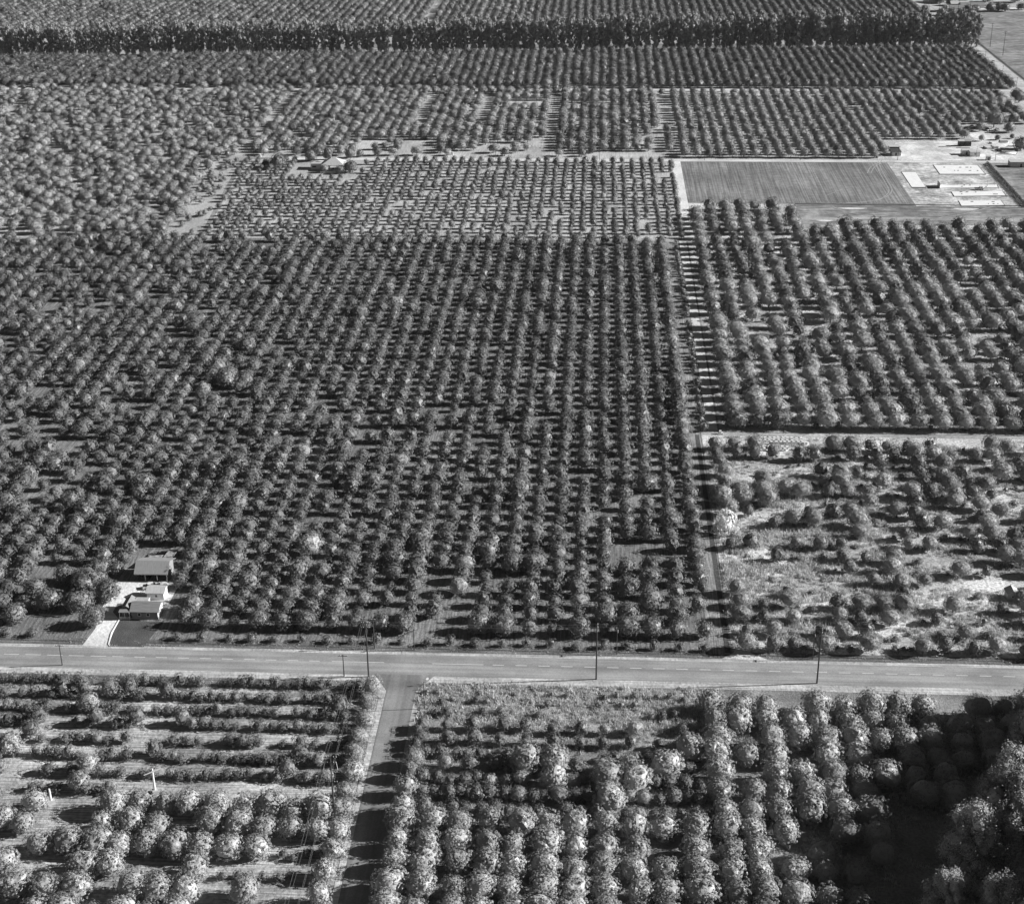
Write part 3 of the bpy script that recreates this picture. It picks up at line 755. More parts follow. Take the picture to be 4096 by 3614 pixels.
# ------------------------------------------------------------------ buildings
def window(parent, x, y, z, wd, h, face='y', sgn=-1):
    f = MB(); d = .05 * sgn
    if face == 'y':
        f.box(x - wd/2, x + wd/2, min(y, y + d), max(y, y + d), z, z + h).build('window', M['white'], parent)
        fr = parent.children[-1]
        MB().box(x - wd/2 + .13, x + wd/2 - .13, min(y + d, y + 1.5*d), max(y + d, y + 1.5*d), z + .13, z + h - .13).build('pane', M['glass'], fr)
    else:
        f.box(min(x, x + d), max(x, x + d), y - wd/2, y + wd/2, z, z + h).build('window', M['white'], parent)
        fr = parent.children[-1]
        MB().box(min(x + d, x + 1.5*d), max(x + d, x + 1.5*d), y - wd/2 + .13, y + wd/2 - .13, z + .13, z + h - .13).build('pane', M['glass'], fr)
def gable(parent, x0, x1, y0, y1, eave, ridge, wallm, roofm, ov=.4, walls=True, ry=None, axis='x'):
    ry = (y0 + y1) / 2 if ry is None else ry
    if axis == 'x':
        if walls:
            b = MB(); b.face([(x0,y0,0),(x1,y0,0),(x1,y0,eave),(x0,y0,eave)]); b.face([(x1,y1,0),(x0,y1,0),(x0,y1,eave),(x1,y1,eave)])
            b.face([(x0,y1,0),(x0,y0,0),(x0,y0,eave),(x0,ry,ridge),(x0,y1,eave)]); b.face([(x1,y0,0),(x1,y1,0),(x1,y1,eave),(x1,ry,ridge),(x1,y0,eave)])
            b.build('wall', wallm, parent)
        sl0 = (ridge - eave) / (ry - y0); sl1 = (ridge - eave) / (y1 - ry)
        r = MB(); r.slabface([(x0-ov,y0-ov,eave-sl0*ov+.12),(x1+ov,y0-ov,eave-sl0*ov+.12),(x1+ov,ry,ridge+.12),(x0-ov,ry,ridge+.12)], .12)
        r.slabface([(x0-ov,ry,ridge+.12),(x1+ov,ry,ridge+.12),(x1+ov,y1+ov,eave-sl1*ov+.12),(x0-ov,y1+ov,eave-sl1*ov+.12)], .12)
    else:
        rx = (x0 + x1) / 2; s = (ridge - eave) / (rx - x0)
        if walls:
            b = MB(); b.face([(x0,y1,0),(x0,y0,0),(x0,y0,eave),(x0,y1,eave)]); b.face([(x1,y0,0),(x1,y1,0),(x1,y1,eave),(x1,y0,eave)])
            b.face([(x0,y0,0),(x1,y0,0),(x1,y0,eave),(rx,y0,ridge),(x0,y0,eave)]); b.face([(x1,y1,0),(x0,y1,0),(x0,y1,eave),(rx,y1,ridge),(x1,y1,eave)])
            b.build('wall', wallm, parent)
        r = MB(); r.slabface([(x0-ov,y0-ov,eave-s*ov+.12),(rx,y0-ov,ridge+.12),(rx,y1+ov,ridge+.12),(x0-ov,y1+ov,eave-s*ov+.12)], .12)
        r.slabface([(rx,y0-ov,ridge+.12),(x1+ov,y0-ov,eave-s*ov+.12),(x1+ov,y1+ov,eave-s*ov+.12),(rx,y1+ov,ridge+.12)], .12)
    return r.build('roof', roofm, parent)
# farmhouse on the street, local origin at its front left corner
hs = thing('farmhouse', (-125, 348.6, 0), 'small farmhouse with low gabled roofs and a railed porch by the driveway', 'house')
gable(hs, 0, 7.2, 0, 5.2, 2.6, 3.9, M['grey'], M['roof'], .45)
MB().box(7.203, 7.21, -.02, 5.2, 0, 2.55).build('sunlit_side_wall', M['white'], hs)  # sun and shade put into wall colour: white sunlit side, grey shaded front
window(hs, 2.1, 0, .95, .95, 1.05); window(hs, 4.5, 0, .95, .95, 1.05)
gable(hs, -3.1, -.3, 1.2, 6.5, 2.5, 3.5, M['grey'], M['roof'], .35, True, axis='y')
gable(hs, -.25, 3.0, 5.3, 7.6, 2.3, 2.9, M['cream'], M['roofl'], .2)
p = MB(); p.slabface([(-3.4, -.7, 2.45), (-.4, -.7, 2.45), (-.4, 1.15, 2.75), (-3.4, 1.15, 2.75)], .1).build('porch_roof', M['roof'], hs)
p = MB()
for x in (-3.2, -1.8, -.5): p.box(x - .06, x + .06, -.6, -.48, 0, 2.35)
p.build('porch_posts', M['white'], hs)
MB().box(-3.2, -.4, -.58, -.52, .8, .9).box(-3.2, -.4, -.58, -.52, .45, .53).build('porch_rail', M['white'], hs)
MB().box(-3.3, -.3, -.65, 1.15, .03, .25).build('porch_floor', M['concrete'], hs)
MB().box(-1.6, -.8, 1.13, 1.19, .25, 2.2).build('door', M['wood'], hs)
# wash house / garage
g = thing('garage', (-123.6, 358.8, 0), 'small white garage with a pale pitched roof behind the farmhouse', 'garage')
gable(g, 0, 4.7, 0, 4.0, 2.4, 3.2, M['white'], M['roofl'], .35)
window(g, 2.6, 0, .9, .8, .9); MB().box(4.7, 4.75, 1.0, 3.2, .05, 2.1).build('door', M['cream'], g)
# barn
bn = thing('barn', (-129.6, 369.6, 0), 'open-fronted barn with a big corrugated iron roof behind the farmyard', 'barn')
b = MB(); b.face([(0,6.4,0),(9,6.4,0),(9,6.4,3.6),(0,6.4,3.6)]); b.face([(0,6.4,0),(0,0,0),(0,0,2.9),(0,2.6,4.9),(0,6.4,3.6)]); b.face([(9,0,0),(9,6.4,0),(9,6.4,3.6),(9,2.6,4.9),(9,0,2.9)])
b.build('wall', M['grey'], bn)
MB().slabface([(-.5,-.8,2.55),(9.3,-.8,2.55),(9.3,2.6,5.05),(-.5,2.6,5.05)], .1).slabface([(-.5,2.6,5.05),(9.3,2.6,5.05),(9.9,6.8,3.75),(.1,6.8,3.75)], .1).build('roof', M['tin'], bn)
MB().box(-.4, 9.2, -.78, -.70, 2.28, 2.44).build('fascia', M['white'], bn)
for x in (2.6, 6.0, 8.8): MB().box(x - .1, x + .1, -.5, -.3, 0, 2.4).build('post', M['concrete'], bn)
l = thing('lean_to', (-128.8, 376.6, 0), 'low lean-to of rusty pale iron sheets behind the barn', 'shed')
MB().slabface([(0,0,2.7),(4.2,0,2.7),(4.8,4.4,2.2),(.3,3.6,2.2)], .08).slabface([(4.6,0,2.9),(7.4,0,2.9),(7.6,6.6,2.3),(5.0,7.4,2.3)], .08).build('roof', M['rust'], l)
p = MB()
for x, y in ((.4, .3), (.6, 3.2), (4.0, .3), (4.2, 3.9), (4.9, .3), (5.3, 6.8), (7.1, .3), (7.2, 6.1)): p.box(x - .07, x + .07, y - .07, y + .07, 0, 2.2)
p.build('posts', M['wood'], l)
s = thing('shed', (-119.2, 369.9, 0), 'stack of pale planks leaning beside the right wall of the barn', 'lumber')
MB().box(0, .3, 0, 2.4, 0, .5).box(.4, .7, .3, 2.8, 0, .35).build('planks', M['lumber'], s); s.name = 'plank_stack'
# hut at right
h_ = thing('hut', (114.6, 367.9, 0), 'little white hut with a pale pitched roof in the weeds at the right edge', 'hut')
gable(h_, 0, 3.0, 0, 3.0, 2.2, 3.0, M['cream'], M['roofl'], .3, axis='y'); window(h_, 1.5, 0, .9, .7, .7)
# far farmhouse
fh = thing('farmhouse', (-160.5, 827.5, 0), 'cream farmhouse with a hipped roof among dark garden trees by the dirt road', 'house')
def hip(parent, x0, x1, y0, y1, eave, ridge, wm, rm, ov=.6):
    MB().box(x0, x1, y0, y1, 0, eave).build('wall', wm, parent)
    ry = (y0 + y1) / 2; d = (y1 - y0) / 2; a, c, e_, f_ = x0 - ov, x1 + ov, y0 - ov, y1 + ov
    r = MB(); r.face([(a,e_,eave),(c,e_,eave),(x1-d,ry,ridge),(x0+d,ry,ridge)]); r.face([(c,f_,eave),(a,f_,eave),(x0+d,ry,ridge),(x1-d,ry,ridge)])
    r.face([(c,e_,eave),(c,f_,eave),(x1-d,ry,ridge)]); r.face([(a,f_,eave),(a,e_,eave),(x0+d,ry,ridge)]); r.face([(a,e_,eave-.01),(a,f_,eave-.01),(c,f_,eave-.01),(c,e_,eave-.01)])
    return r.build('roof', rm, parent)
rf = hip(fh, 6.5, 18.5, 0, 10, 3.4, 6.6, M['cream'], M['roofl']); MB().box(10.2, 11, 5.2, 6, 5.5, 8).build('chimney', M['concrete'], rf)
hip(fh, -.5, 6.2, 3, 9, 3.6, 4.6, M['white'], M['roofl'])
window(fh, 1.5, 3, 1.2, 2.6, 1.2); window(fh, 13.5, 0, 1, 3.2, 1.3); window(fh, 9, 0, 1, 1.5, 1.3)
MB().box(11.6, 16.4, -2.4, -.05, 0, .3).build('porch_floor', M['concrete'], fh)
MB().slabface([(11.4,-2.6,2.7),(16.6,-2.6,2.7),(16.6,-.65,3.2),(11.4,-.65,3.2)], .1).build('porch_roof', M['roofl'], fh)
MB().box(11.5,11.65,-2.5,-2.35,.3,2.6).box(16.3,16.45,-2.5,-2.35,.3,2.6).box(13.9,14.05,-2.5,-2.35,.3,2.6).build('porch_posts', M['white'], fh)
MB().box(6, 18, -4.6, -4.3, 0, 1.0).build('garden_wall', M['white'], kind=None).location = (-160.5, 827.5, 0)
tag(bpy.data.objects['garden_wall'], 'low white garden wall before the porch of the far farmhouse', 'wall')
# builders' yard
def shed(name, lab, x, y, wd, d, h, wm, rm, cat='shed', slope=.3, win=None, group=None):
    t = thing(name, (x, y, 0), lab, cat, group)
    b = MB(); b.face([(0,0,0),(wd,0,0),(wd,0,h),(0,0,h)]); b.face([(wd,d,0),(0,d,0),(0,d,h+slope),(wd,d,h+slope)])
    b.face([(0,d,0),(0,0,0),(0,0,h),(0,d,h+slope)]); b.face([(wd,0,0),(wd,d,0),(wd,d,h+slope),(wd,0,h)]); b.build('wall', wm, t)
    MB().slabface([(-.25,-.25,h+.1),(wd+.25,-.25,h+.1),(wd+.25,d+.25,h+slope+.1),(-.25,d+.25,h+slope+.1)], .1).build('roof', rm, t)
    if win: window(t, win, 0, h * .4, 1.2, .9)
    else: MB().box(wd * .35, wd * .35 + .9, -.05, 0, .05, min(2, h * .8)).build('door', M['wood'], t)
    return t
shed('site_office', 'white site shed in front of the pair, with a small dark window', 212.3, 866.8, 5.6, 3.4, 2.7, M['white'], M['roofl'], 'shed', .3, 2.8)
shed('site_office', 'white site shed behind the pair, touching the windowed one', 208.4, 870.4, 6.4, 3.6, 2.7, M['white'], M['roofl'])
shed('storage_shed', 'dark storage shed with a pale roof, left one of the touching pair in the yard', 211, 891.4, 3.2, 3, 3, M['tarp'], M['roofl'])
shed('storage_shed', 'dark storage shed with a grey roof, right one of the touching pair in the yard', 214.8, 891.4, 3.4, 3, 3, M['tarp'], M['tin'])
shed('storage_shed', 'long dark shed with a pale roof at the left end of the bright yard', 168.6, 878.8, 5.8, 3.4, 2.6, M['tarp'], M['roofl'])
shed('storage_shed', 'grey walled shed by the pole at the left end of the bright yard', 168.4, 867.4, 5, 7, 2.4, M['concrete'], M['tarp'])
shed('pump_hut', 'small white box hut beside the dirt road under the orchard edge', 157.6, 862.6, 2.3, 2.0, 2.4, M['white'], M['roofl'], 'hut')
shed('pump_hut', 'small grey box hut on the dirt road verge before the yard', 219.6, 858.4, 2.4, 2.0, 2.2, M['cream'], M['concrete'], 'hut')
shed('block_store', 'long pale block building right of the dark hedge', 229, 843, 16, 5, 3, M['concrete'], M['concrete'], 'building')
shed('farm_shed', 'pale roofed farm shed under the trees at the right edge', 252.5, 957, 9, 7, 3.4, M['cream'], M['roofl'], 'shed')
shed('farm_shed', 'bright roofed farm shed behind the feathery trees at the right edge', 259, 985, 8, 7, 3.2, M['cream'], M['slab'], 'shed')
def stack(x, y, wd, d, h, rz, lab, m='lumber'):
    t = thing('lumber_stack', (x, y, .08), lab, 'lumber', 'material stacks in the yard', rz)
    MB().box(0, wd, .1, .25, 0, .12).box(0, wd, d - .25, d - .1, 0, .12).build('bearers', M['wood'], t)
    b = MB(); k = 4
    for i in range(k): b.box(.02 * (i % 2), wd - .03 * (i % 3), d * i / k + .02, d * (i + 1) / k - .02, .12, h - .05 * ((i * 7) % 3))
    b.build('boards', M[m], t)
for i, (px, py, wd, d, h, rz) in enumerate(((880, 232, 3.2, 5, 1.0, 0.2), (938, 228, 2.6, 5, 1.3, .2), (985, 238, 6.5, 2.2, .9, -.1), (1070, 238, 6.0, 2.0, .7, .1), (1000, 256, 7.5, 1.4, .8, 0), (920, 190, 5, 2.4, .9, .5), (985, 180, 4.5, 3.5, 1.4, 0), (1050, 212, 5.5, 1.5, .6, 0), (505, 216, 7, 1.2, .4, 0), (640, 224, 8, .8, .4, 0))):
    x, y = G(3500 + px / 1.97, 480 + py / 1.97)
    stack(x, y, wd, d, h, rz, '%s stack of boards in the builders yard, %s from the left' % (('low', 'tall')[h > .95], ordn([3, 5, 6, 9, 7, 4, 8, 10, 1, 2][i])))
for i, (px, py) in enumerate(((978, 272), (985, 266))):
    x, y = G(3500 + px / 1.97, 480 + py / 1.97); t = thing('pipe', (x, y, .55), ('nearer', 'farther')[i] + ' of two long white pipes lying in the yard', 'pipe')
    MB().bar((0, 0, 0), (9.5, 0, 0), .5, .5, 12).build('barrel', M['white'], t, True); MB().bar((9.5, 0, 0), (9.6, 0, 0), .58, .58, 12).build('collar', M['metal'], t)
# foundation slabs
def slabq(pts, lab, z=.25, marks=0):
    P = [G(3500 + x / 1.97, 480 + y / 1.97) for x, y in pts]
    t = thing('foundation_slab', (P[0][0], P[0][1], 0), lab, 'slab')
    L = [(x - P[0][0], y - P[0][1]) for x, y in P]; cx_ = sum(p[0] for p in L) / 4; cy_ = sum(p[1] for p in L) / 4
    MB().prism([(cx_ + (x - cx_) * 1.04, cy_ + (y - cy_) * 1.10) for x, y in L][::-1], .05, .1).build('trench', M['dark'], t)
    MB().prism(L[::-1], .08, z).build('floor', M['slab'], t)
    b = MB(); rr = random.Random(len(lab)); x0, x1 = min(p[0] for p in L), max(p[0] for p in L); y0, y1 = min(p[1] for p in L), max(p[1] for p in L)
    for i in range(marks):
        x = x0 + (x1 - x0) * rr.uniform(.1, .9); y = y0 + (y1 - y0) * (.35 if i % 2 else .7); b.box(x, x + rr.uniform(.4, 1.4), y, y + .3, z + .005, z + .25)
    if marks: b.build('pipe_stubs', M['tarp'], t)
slabq(((290, 532), (397, 532), (318, 412), (210, 412)), 'bare white concrete slab standing apart at the left of the building site')
slabq(((512, 428), (865, 428), (805, 358), (462, 358)), 'largest concrete slab with two lines of stubs, nearest the dirt road', .25, 10)
slabq(((510, 538), (968, 535), (958, 512), (500, 515)), 'narrow concrete slab with an upright end wall, middle of the site', .25, 5)
slabq(((625, 603), (1028, 597), (1000, 562), (603, 568)), 'long concrete slab with scattered rubble, second from the ditch', .25, 8)
slabq(((682, 679), (1018, 673), (990, 637), (660, 640)), 'front concrete slab of the site, lying closest to the ditch', .25, 6)
t = thing('frame_wall', (181.6, 797.6, 0), 'pale upright wall panel at the left end of the narrow slab', 'wall')
MB().box(-.15, 0, 0, 6.5, 0, 3).build('panel', M['cream'], t)
for i, x in enumerate((10.5, 26, 30)): MB().box(x, x + .12, 6.3, 6.42, 0, 3).build('stud', M['lumber'], t)
# distant houses
for i, (px, py, wd, d, rm, lab) in enumerate(((3805, 28, 15, 9, 'roofl', 'pale roofed distant house beside the town road, leftmost'), (3845, 34, 20, 9, 'roof', 'long dark roofed distant house behind the field corner'), (3790, 45, 14, 8, 'roof', 'dark roofed distant house nearest the windbreak end'), (3700, 12, 14, 9, 'roofl', 'distant house left of the town road at the top edge'), (3760, 3, 18, 10, 'roof', 'dark roofed distant house at the very top edge'))):
    x, y = G(px, py); t = thing('house', (x, y, 0), lab, 'house')
    gable(t, 0, wd, 0, d, 2.8, 4.6, M['cream'], M[rm], .7); window(t, wd * .3, 0, 1, 1.6, 1.2); window(t, wd * .7, 0, 1, 1.6, 1.2)
x, y = G(3860, 50); t = thing('fence', (x, y, 0), 'dark board fence between the field corner and the distant houses', 'fence')
MB().box(-34, 6, 0, .08, .1, 1.8).build('boards', M['tarp'], t); MB().box(-34.1, -34, -.1, 0, 0, 1.9).box(-14, -13.9, -.1, 0, 0, 1.9).box(6, 6.1, -.1, 0, 0, 1.9).build('posts', M['wood'], t)
# hedge at the right of the site
rng = random.Random(5); hb = MB()
for i in range(9000):
    yy = rng.uniform(0, 88); xx = rng.gauss(0, .75); zz = 1.7 * abs(math.cos(min(1.4, abs(xx)))) * rng.uniform(.3, 1.1) + .15 * math.sin(yy * 1.7)
    leaf(hb, Vector((xx, yy, max(.05, zz))), (rdir(rng) + Vector((xx, 0, 1))).normalized(), rng.uniform(.15, .3), rng)
o = hb.build('hedge', M['citrus'], None, False, label='long dark hedge running down the right side of the building site', cat='hedge'); o.location = (218, 762, .05)
# ------------------------------------------------------------------ cars
def profile_car(parent, paint, ln=4.9, wd=1.85):
    b = MB(); h = wd / 2
    prof = [(-ln/2, .35), (-ln/2, .78), (-ln/2 + .9, .92), (ln/2 - 1.4, .95), (ln/2 - .1, .85), (ln/2, .4)]
    n = len(prof)
    for s in (-h, h): b.face([(x, s, z) for x, z in (prof if s < 0 else prof[::-1])])
    for i in range(n):
        (x0, z0), (x1, z1) = prof[i], prof[(i + 1) % n]; b.face([(x0, -h, z0), (x0, h, z0), (x1, h, z1), (x1, -h, z1)])
    b.build('body', paint, parent)
    c = MB(); k = h * .86; k2 = h * .66
    lo = [(-1.5, .9), (1.15, .9)]; hi = [(-1.0, 1.48), (.5, 1.48)]
    q = lambda x, y, z: (x, y, z)
    c.face([q(-1.5,-k,.9), q(1.15,-k,.9), q(.5,-k2,1.46), q(-1.0,-k2,1.46)]); c.face([q(1.15,k,.9), q(-1.5,k,.9), q(-1.0,k2,1.46), q(.5,k2,1.46)])
    c.face([q(-1.5,k,.9), q(-1.5,-k,.9), q(-1.0,-k2,1.46), q(-1.0,k2,1.46)]); c.face([q(1.15,-k,.9), q(1.15,k,.9), q(.5,k2,1.46), q(.5,-k2,1.46)])
    c.build('windows', M['glass'], parent)
    MB().box(-1.05, .55, -k2 - .03, k2 + .03, 1.45, 1.54).build('roof', paint, parent)
    for x in (-1.45, 1.5):
        for s in (-1, 1): MB().bar((x, s * (h - .12), .33), (x, s * (h + .02), .33), .33, .33, 12).build('wheel', M['rubber'], parent)
def car(x, y, rz, paint, lab, name='parked_car', grp='cars parked by the yards'):
    t = thing(name, (x, y, .12), lab, 'car', grp, rz); profile_car(t, M[paint]); return t
car(-124.2, 365.4, .3, 'carw', 'white rounded car parked behind the white garage in the farmyard', grp=None)
Z = lambda x, y: G(3500 + x / 1.97, 480 + y / 1.97)
for (x, y), rz, pt, lab in ((Z(765, 62), .1, 'carw', 'white car farthest back on the left of the yard cars'), (Z(722, 74), .1, 'card', 'dark car half hidden under trees, left end of the yard cars'), (Z(742, 88), -.15, 'carw', 'white car nearest in the left group of yard cars'),
        (Z(882, 80), 1.4, 'card', 'grey car left of the shade tree trunk'), (Z(905, 84), .5, 'carw', 'white car between two others below the shade tree'), (Z(915, 98), .2, 'carw', 'white long car nearest the camera below the shade tree'), (Z(963, 80), 1.5, 'carw', 'white car parked end-on right of the shade tree')):
    car(x, y, rz, pt, lab)
x, y = G(3987, 250); car(290.4, y, PI / 2, 'carw', 'white car driving on the field road at the upper right', 'car', None)
tk = thing('pickup_truck', (Z(820, 550)[0], Z(820, 550)[1], .1), 'white pickup truck standing between the slabs on the site', 'truck', None, .1)
MB().box(-2.4, 2.3, -.95, .95, .5, .95).build('body', M['carw'], tk); MB().box(.2, 1.6, -.85, .85, .955, 1.75).build('cab', M['carw'], tk)
MB().box(1.6, 1.63, -.7, .7, 1.05, 1.6).box(.35, 1.45, -.88, -.852, 1.1, 1.6).build('windows', M['glass'], tk); MB().box(-2.3, .1, -.8, .8, .955, 1.1).build('bed', M['black'], tk)
for x in (-1.5, 1.5):
    for s in (-1, 1): MB().bar((x, s * .8, .35), (x, s * .98, .35), .36, .36, 12).build('wheel', M['rubber'], tk)
# tractor-like thing in the barn mouth
tr = thing('farm_trailer', (-127.4, 370.6, 0), 'dark flat farm trailer parked in the shade under the barn roof', 'trailer')
MB().box(-.9, 1.2, -.6, 2.4, .6, .8).build('deck', M['wood'], tr)
for x in (-.95, 1.1): MB().bar((x, .3, .4), (x + .15, .3, .4), .4, .4, 12).build('wheel', M['rubber'], tr)
# ------------------------------------------------------------------ beehives
hive_b = MB().box(-.36, .36, -.4, .4, .12, .82).mesh('hive_body', M['white']); hive_l = MB().box(-.41, .41, -.45, .45, .822, .93).mesh('hive_lid', M['slab']); hive_s = MB().box(-.38, .38, -.38, -.28, 0, .12).box(-.38, .38, .28, .38, 0, .12).mesh('hive_stand', M['wood'])
rows_ = [(472.6, 57.0, 10), (470.9, 58.2, 9), (469.4, 60.2, 8), (465.4, 56.6, 6), (463.8, 57.4, 5)]
for r, (yy, xx, n) in enumerate(rows_):
    for i in range(n):
        if r == 3 and i == 3: continue
        t = thing('beehive', (xx + i * (1.5 if r < 3 else 1.7) + rg.uniform(-.15, .15), yy + rg.uniform(-.15, .15), .1), 'white box beehive, %s from the left in the %s row from the path' % (ordn(i + 1 - (1 if r == 3 and i > 3 else 0)), ordn(r + 1)), 'beehive', 'white beehives in the clearing', rg.uniform(-.15, .15))
        inst('hive_body', hive_b, t); inst('lid', hive_l, t); inst('stand', hive_s, t)
t = thing('beehive', (71.8, 469.2, .1), 'white box beehive standing alone at the right end of the clearing', 'beehive', 'white beehives in the clearing'); inst('hive_body', hive_b, t); inst('lid', hive_l, t); inst('stand', hive_s, t)
t = thing('crate_pile', (*G(2873, 1738), .05), 'small pile of white boxes beside the farm path corner', 'boxes'); MB().box(0, .8, 0, .8, 0, .8).box(.9, 1.6, .1, .9, 0, .6).build('lower_boxes', M['white'], t); MB().box(.3, 1.1, .1, .8, .81, 1.3).build('upper_box', M['slab'], t)
# ------------------------------------------------------------------ poles and wires
def pole(x, y, h, lab, arms=((.96, 1.2),), r=.16, name='utility_pole', rz=0, low=False, cat='utility pole', grp='utility poles', ins=True):
    t = thing(name, (x, y, 0), lab, cat, grp, rz)
    MB().bar((0, 0, -.3), (0, 0, h), r, r * .65, 8).build('shaft', M['wood'], t)
    for a, wd in arms:
        o = MB().box(-wd, wd, -.2 - .06, -.2 + .06, h * a - .07, h * a + .07).build('crossarm', M['wood' if not low else 'metal'], t)
        if ins:
            b = MB()
            for k in (-.92, -.5, .5, .92): b.bar((k * wd, -.2, h * a + .07), (k * wd, -.2, h * a + .32), .07, .05, 6)
            b.build('insulators', M['white'], o)
    return t
pole(-136.7, 325.1, 6.4, 'short utility pole with a crossarm by the street near the driveway, leftmost')
pole(-62.7, 323.0, 6.6, 'short utility pole with a crossarm left of the tall one at the junction')
pole(-56.4, 323.1, 16.4, 'tall dark utility pole at the left corner of the street junction', ((.985, 1.1), (.90, 1.1)), .22)
pole(-56.7, 336.3, 9.3, 'dark pole with a pale foot at the orchard side of the street above the junction', ((.97, .6),), .17)
pole(-46.2, 336.1, 6.6, 'short pole with a slanting crossarm above the side road junction', ((.95, .9),), .13, rz=.5)
pole(1.6, 324.2, 16.1, 'tall dark utility pole on the street verge in the middle of the photo', ((.985, .9), (.91, .9)), .22, rz=PI / 2)
pole(6.9, 336.2, 7.1, 'thin pole on a dirt mound across the street from the middle tall pole', ((.97, .5),), .11, rz=PI / 2)
pole(57.2, 324.7, 16.8, 'tall dark utility pole on the right part of the street', ((.985, .9), (.91, .9)), .22, rz=PI / 2 - .2)
pole(57.5, 335.9, 7.3, 'thin pole beyond the street beside the right tall pole', ((.97, .5),), .11, rz=PI / 2)
pole(-40.6, 309.4, 8.0, 'slender bare pole at the right corner of the side road', (), .12)
pole(-42.0, 240.6, 3.0, 'short wooden post beside the side road at the bottom', (), .12, 'post', cat='post', grp=None)
bp = pole(-56.0, 266.6, 17.1, 'tall power pole with three crossarms left of the side road', ((.985, 1.5), (.90, 1.35), (.60, 1.3)), .24)
for sx in (-1, 1): MB().bar((sx * 1.3, -.2, 15.5), (sx * 1.55, -.3, 13.6), .06, .06, 6).build('insulator_string', M['white'], bp)
for i, (px, py) in enumerate(((1983, 640), (2398, 642), (2817, 642), (3201, 642), (3590, 642), (3980, 644))):
    x, y = G(px, py); pole(x, y, 8, 'pole on the dirt road across the photo, %s from the left' % ordn(i + 1), ((.96, 1.0),), .13, grp='poles along the dirt road')
x, y = G(3904, 630); pole(x, y, 6.5, 'bare thin pole beside the white site sheds', (), .1)
for px, py, h, lab in ((1422, 598, 6.5, 'thin pole on the bright ground beyond the far farmhouse'), (1581, 640, 6.2, 'thin pole beside the dirt road right of the far farmhouse')):
    x, y = G(px, py); pole(x, y, h, lab, ((.95, .8),), .11)
for i, (px, py) in enumerate(((3915, 154), (3960, 188), (4011, 223))):
    x, y = G(px, py); pole(x, y, 18, 'tall pole in the ploughed field at upper right, %s from the left' % ordn(i + 1), ((.985, 1.3), (.9, 1.3)), .2, grp='tall poles of the far field')
x, y = G(3873, 100); pole(x, y, 20, 'tall pole at the near right end of the windbreak', ((.985, 1.3),), .2, grp='tall poles of the far field')
for i, (x, y) in enumerate(((288.7, 1224.8), (286.9, 1161.4), (286.3, 1104.7), (286, 1063))): pole(x, y, 6.4, 'short pole along the field road, %s from the windbreak' % ordn(i + 1), ((.95, .6),), .12, grp='short poles along the field road')
for i, (px, py) in enumerate(((3795, 50), (3832, 48), (3758, 40), (3725, 18))): x, y = G(px, py); pole(x, y, 15, 'pole among the distant houses, %s' % ('right one', 'rightmost one', 'one left of centre', 'leftmost one')[i], ((.97, 1.2),), .16)
def wirerun(pts, name, lab, sag=1.0):
    b = MB()
    for i in range(len(pts) - 1):
        a, c = Vector(pts[i]), Vector(pts[i+1]); prev = a
        for k in range(1, 11):
            t_ = k / 10; p = a.lerp(c, t_); p.z -= sag * 4 * t_ * (1 - t_); b.bar(prev, p, .02, .02, 4); prev = p
    b.build(name, M['wire'], None, label=lab, cat='power line', group='wires between the tall poles')
for i, (dx, z) in enumerate(((-1.35, 17.1), (1.35, 17.1), (-.7, 17.1), (.7, 15.6))):
    wirerun([(-56.4 + dx * .75, 322.9, 16.4), (-56 + dx, 266.4, z), (-55.8 + dx, 205, z)], 'power_line', 'thin wire over the lower left orchard, %s from the left' % ordn([1, 4, 2, 3][i]))
for i, dy in enumerate((-.6, .6)):
    wirerun([(-140, 323 + dy, 16.2), (-56.4, 323 + dy, 16.3), (1.6, 324.2 + dy, 16), (57.2, 324.7 + dy, 16.7), (115, 325 + dy, 16.5)], 'power_line', 'thin wire along the street between the tall poles, %s' % ('nearer one', 'farther one')[i], .8)
# sign at the corner and hydrants
t = thing('stop_sign', (-40.9, 319.6, 0), 'small white-faced road sign at the right corner of the junction', 'road sign')
MB().bar((0, 0, 0), (0, 0, 2.3), .04, .04, 6).build('post', M['wood'], t)
MB().prism([(.4 * math.cos(PI / 8 + i * PI / 4), .4 * math.sin(PI / 8 + i * PI / 4)) for i in range(8)], -.02, .02).build('sign_face', M['white'], t)
f = t.children[-1]; f.rotation_euler = (PI / 2, 0, .5); f.location = (0, -.07, 2.2)
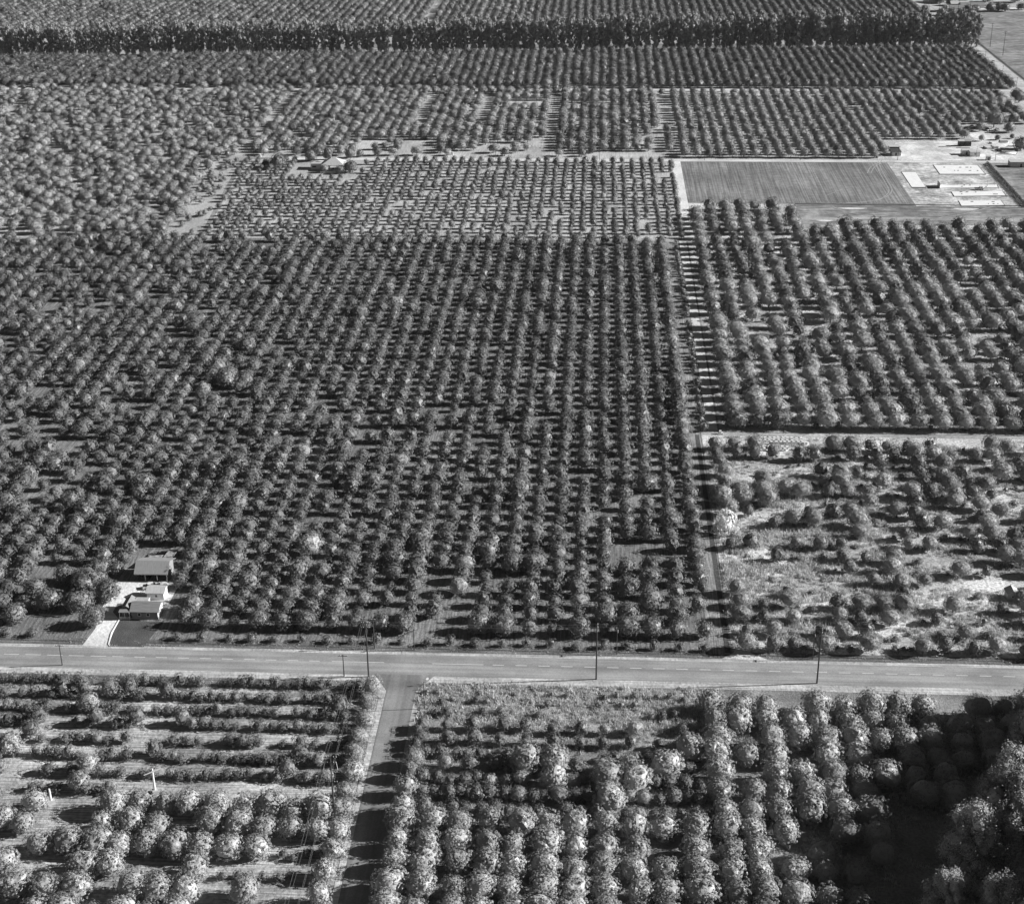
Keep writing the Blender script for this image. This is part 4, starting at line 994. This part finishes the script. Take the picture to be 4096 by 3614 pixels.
# ------------------------------------------------------------------ orchard wind machines (white towers)
def windmachine(x, y, h, lab, blade=True, rz=0.5):
    t = thing('wind_machine', (x, y, 0), lab, 'wind machine', 'white orchard wind machines', rz)
    MB().bar((0, 0, 0), (0, 0, h), .30, .20, 10).build('tower', M['white'], t); MB().box(-.8, .8, -.6, .6, 0, 1.1).build('engine_box', M['concrete'], t)
    if blade:
        hd = MB().bar((-.5, 0, h + .1), (.6, 0, h + .3), .22, .2, 8).build('gearbox', M['white'], t)
        b = MB(); b.face([(.62, -2.0, h - .35), (.66, -2.0, h - .1), (.62, 0, h + .42), (.58, 0, h + .1)]); b.face([(.62, 2.0, h + .95), (.66, 2.0, h + .7), (.62, 0, h + .1), (.58, 0, h + .42)])
        o = b.build('propeller', M['white'], t); s_ = o.modifiers.new('thick', 'SOLIDIFY'); s_.thickness = .05
windmachine(-98.3, 273.9, 6.2, 'white wind machine with a two-bladed propeller in the lower left rows', True, -1.2)
windmachine(-120.7, 269.1, 4.2, 'short white tower at the lower left edge of the rows', False)
for px, py, h, lab in ((156, 305, 6.4, 'white tower in the orchard before the windbreak, leftmost'), (875, 317, 7.1, 'white tower in the orchard before the windbreak, left of the middle'), (957, 437, 6.6, 'white tower in the old left orchard below the far dirt track'), (1338, 507, 7.4, 'white tower in the orchard behind the far farmhouse'), (1606, 300, 6.0, 'white tower with a head in the orchard before the windbreak, rightmost'), (578, 932, 3.6, 'small white tower in the old orchard above the main grove')):
    x, y = G(px, py); windmachine(x, y, h, lab, h < 6.2 and h > 5)
for px, py, lab in ((281, 965, 'small white box hut on the path above the main grove at left'), (545, 633, 'small white box in the old left orchard'), (1036, 628, 'small white box beside the dirt road left of the far farmhouse'), (1805, 620, 'small white box beside the dirt road above the sandy block')):
    x, y = G(px, py); t = thing('pump_box', (x, y, 0), lab, 'pump box'); MB().box(0, 1.1, 0, 1.1, 0, 1.5).build('box', M['white'], t); MB().box(-.1, 1.2, -.1, 1.2, 1.5, 1.62).build('lid', M['slab'], t)
# water tank ball (white float) in the main block is a print flaw: left out
# ------------------------------------------------------------------ haze
HZ = 0.000016
if HZ:
    b = MB().box(-1500, 1500, -150, 2600, -1.2, 222)
    m = bpy.data.materials.new('haze'); m.use_nodes = True; t_ = m.node_tree; t_.nodes.remove(t_.nodes['Principled BSDF'])
    v = t_.nodes.new('ShaderNodeVolumePrincipled'); v.inputs['Color'].default_value = (.9, .9, .9, 1); v.inputs['Density'].default_value = HZ; v.inputs['Anisotropy'].default_value = 0.0
    t_.links.new(v.outputs[0], t_.nodes['Material Output'].inputs['Volume'])
    # ground sheet reaches beyond the box sides; the box bottom is a metre below it
    b.build('haze', m, None, kind='stuff', label='thin pale summer haze over the whole valley', cat='haze')
print('trees', len(T), {k: len(v) for k, v in rest.items()}, 'grass', len(it))
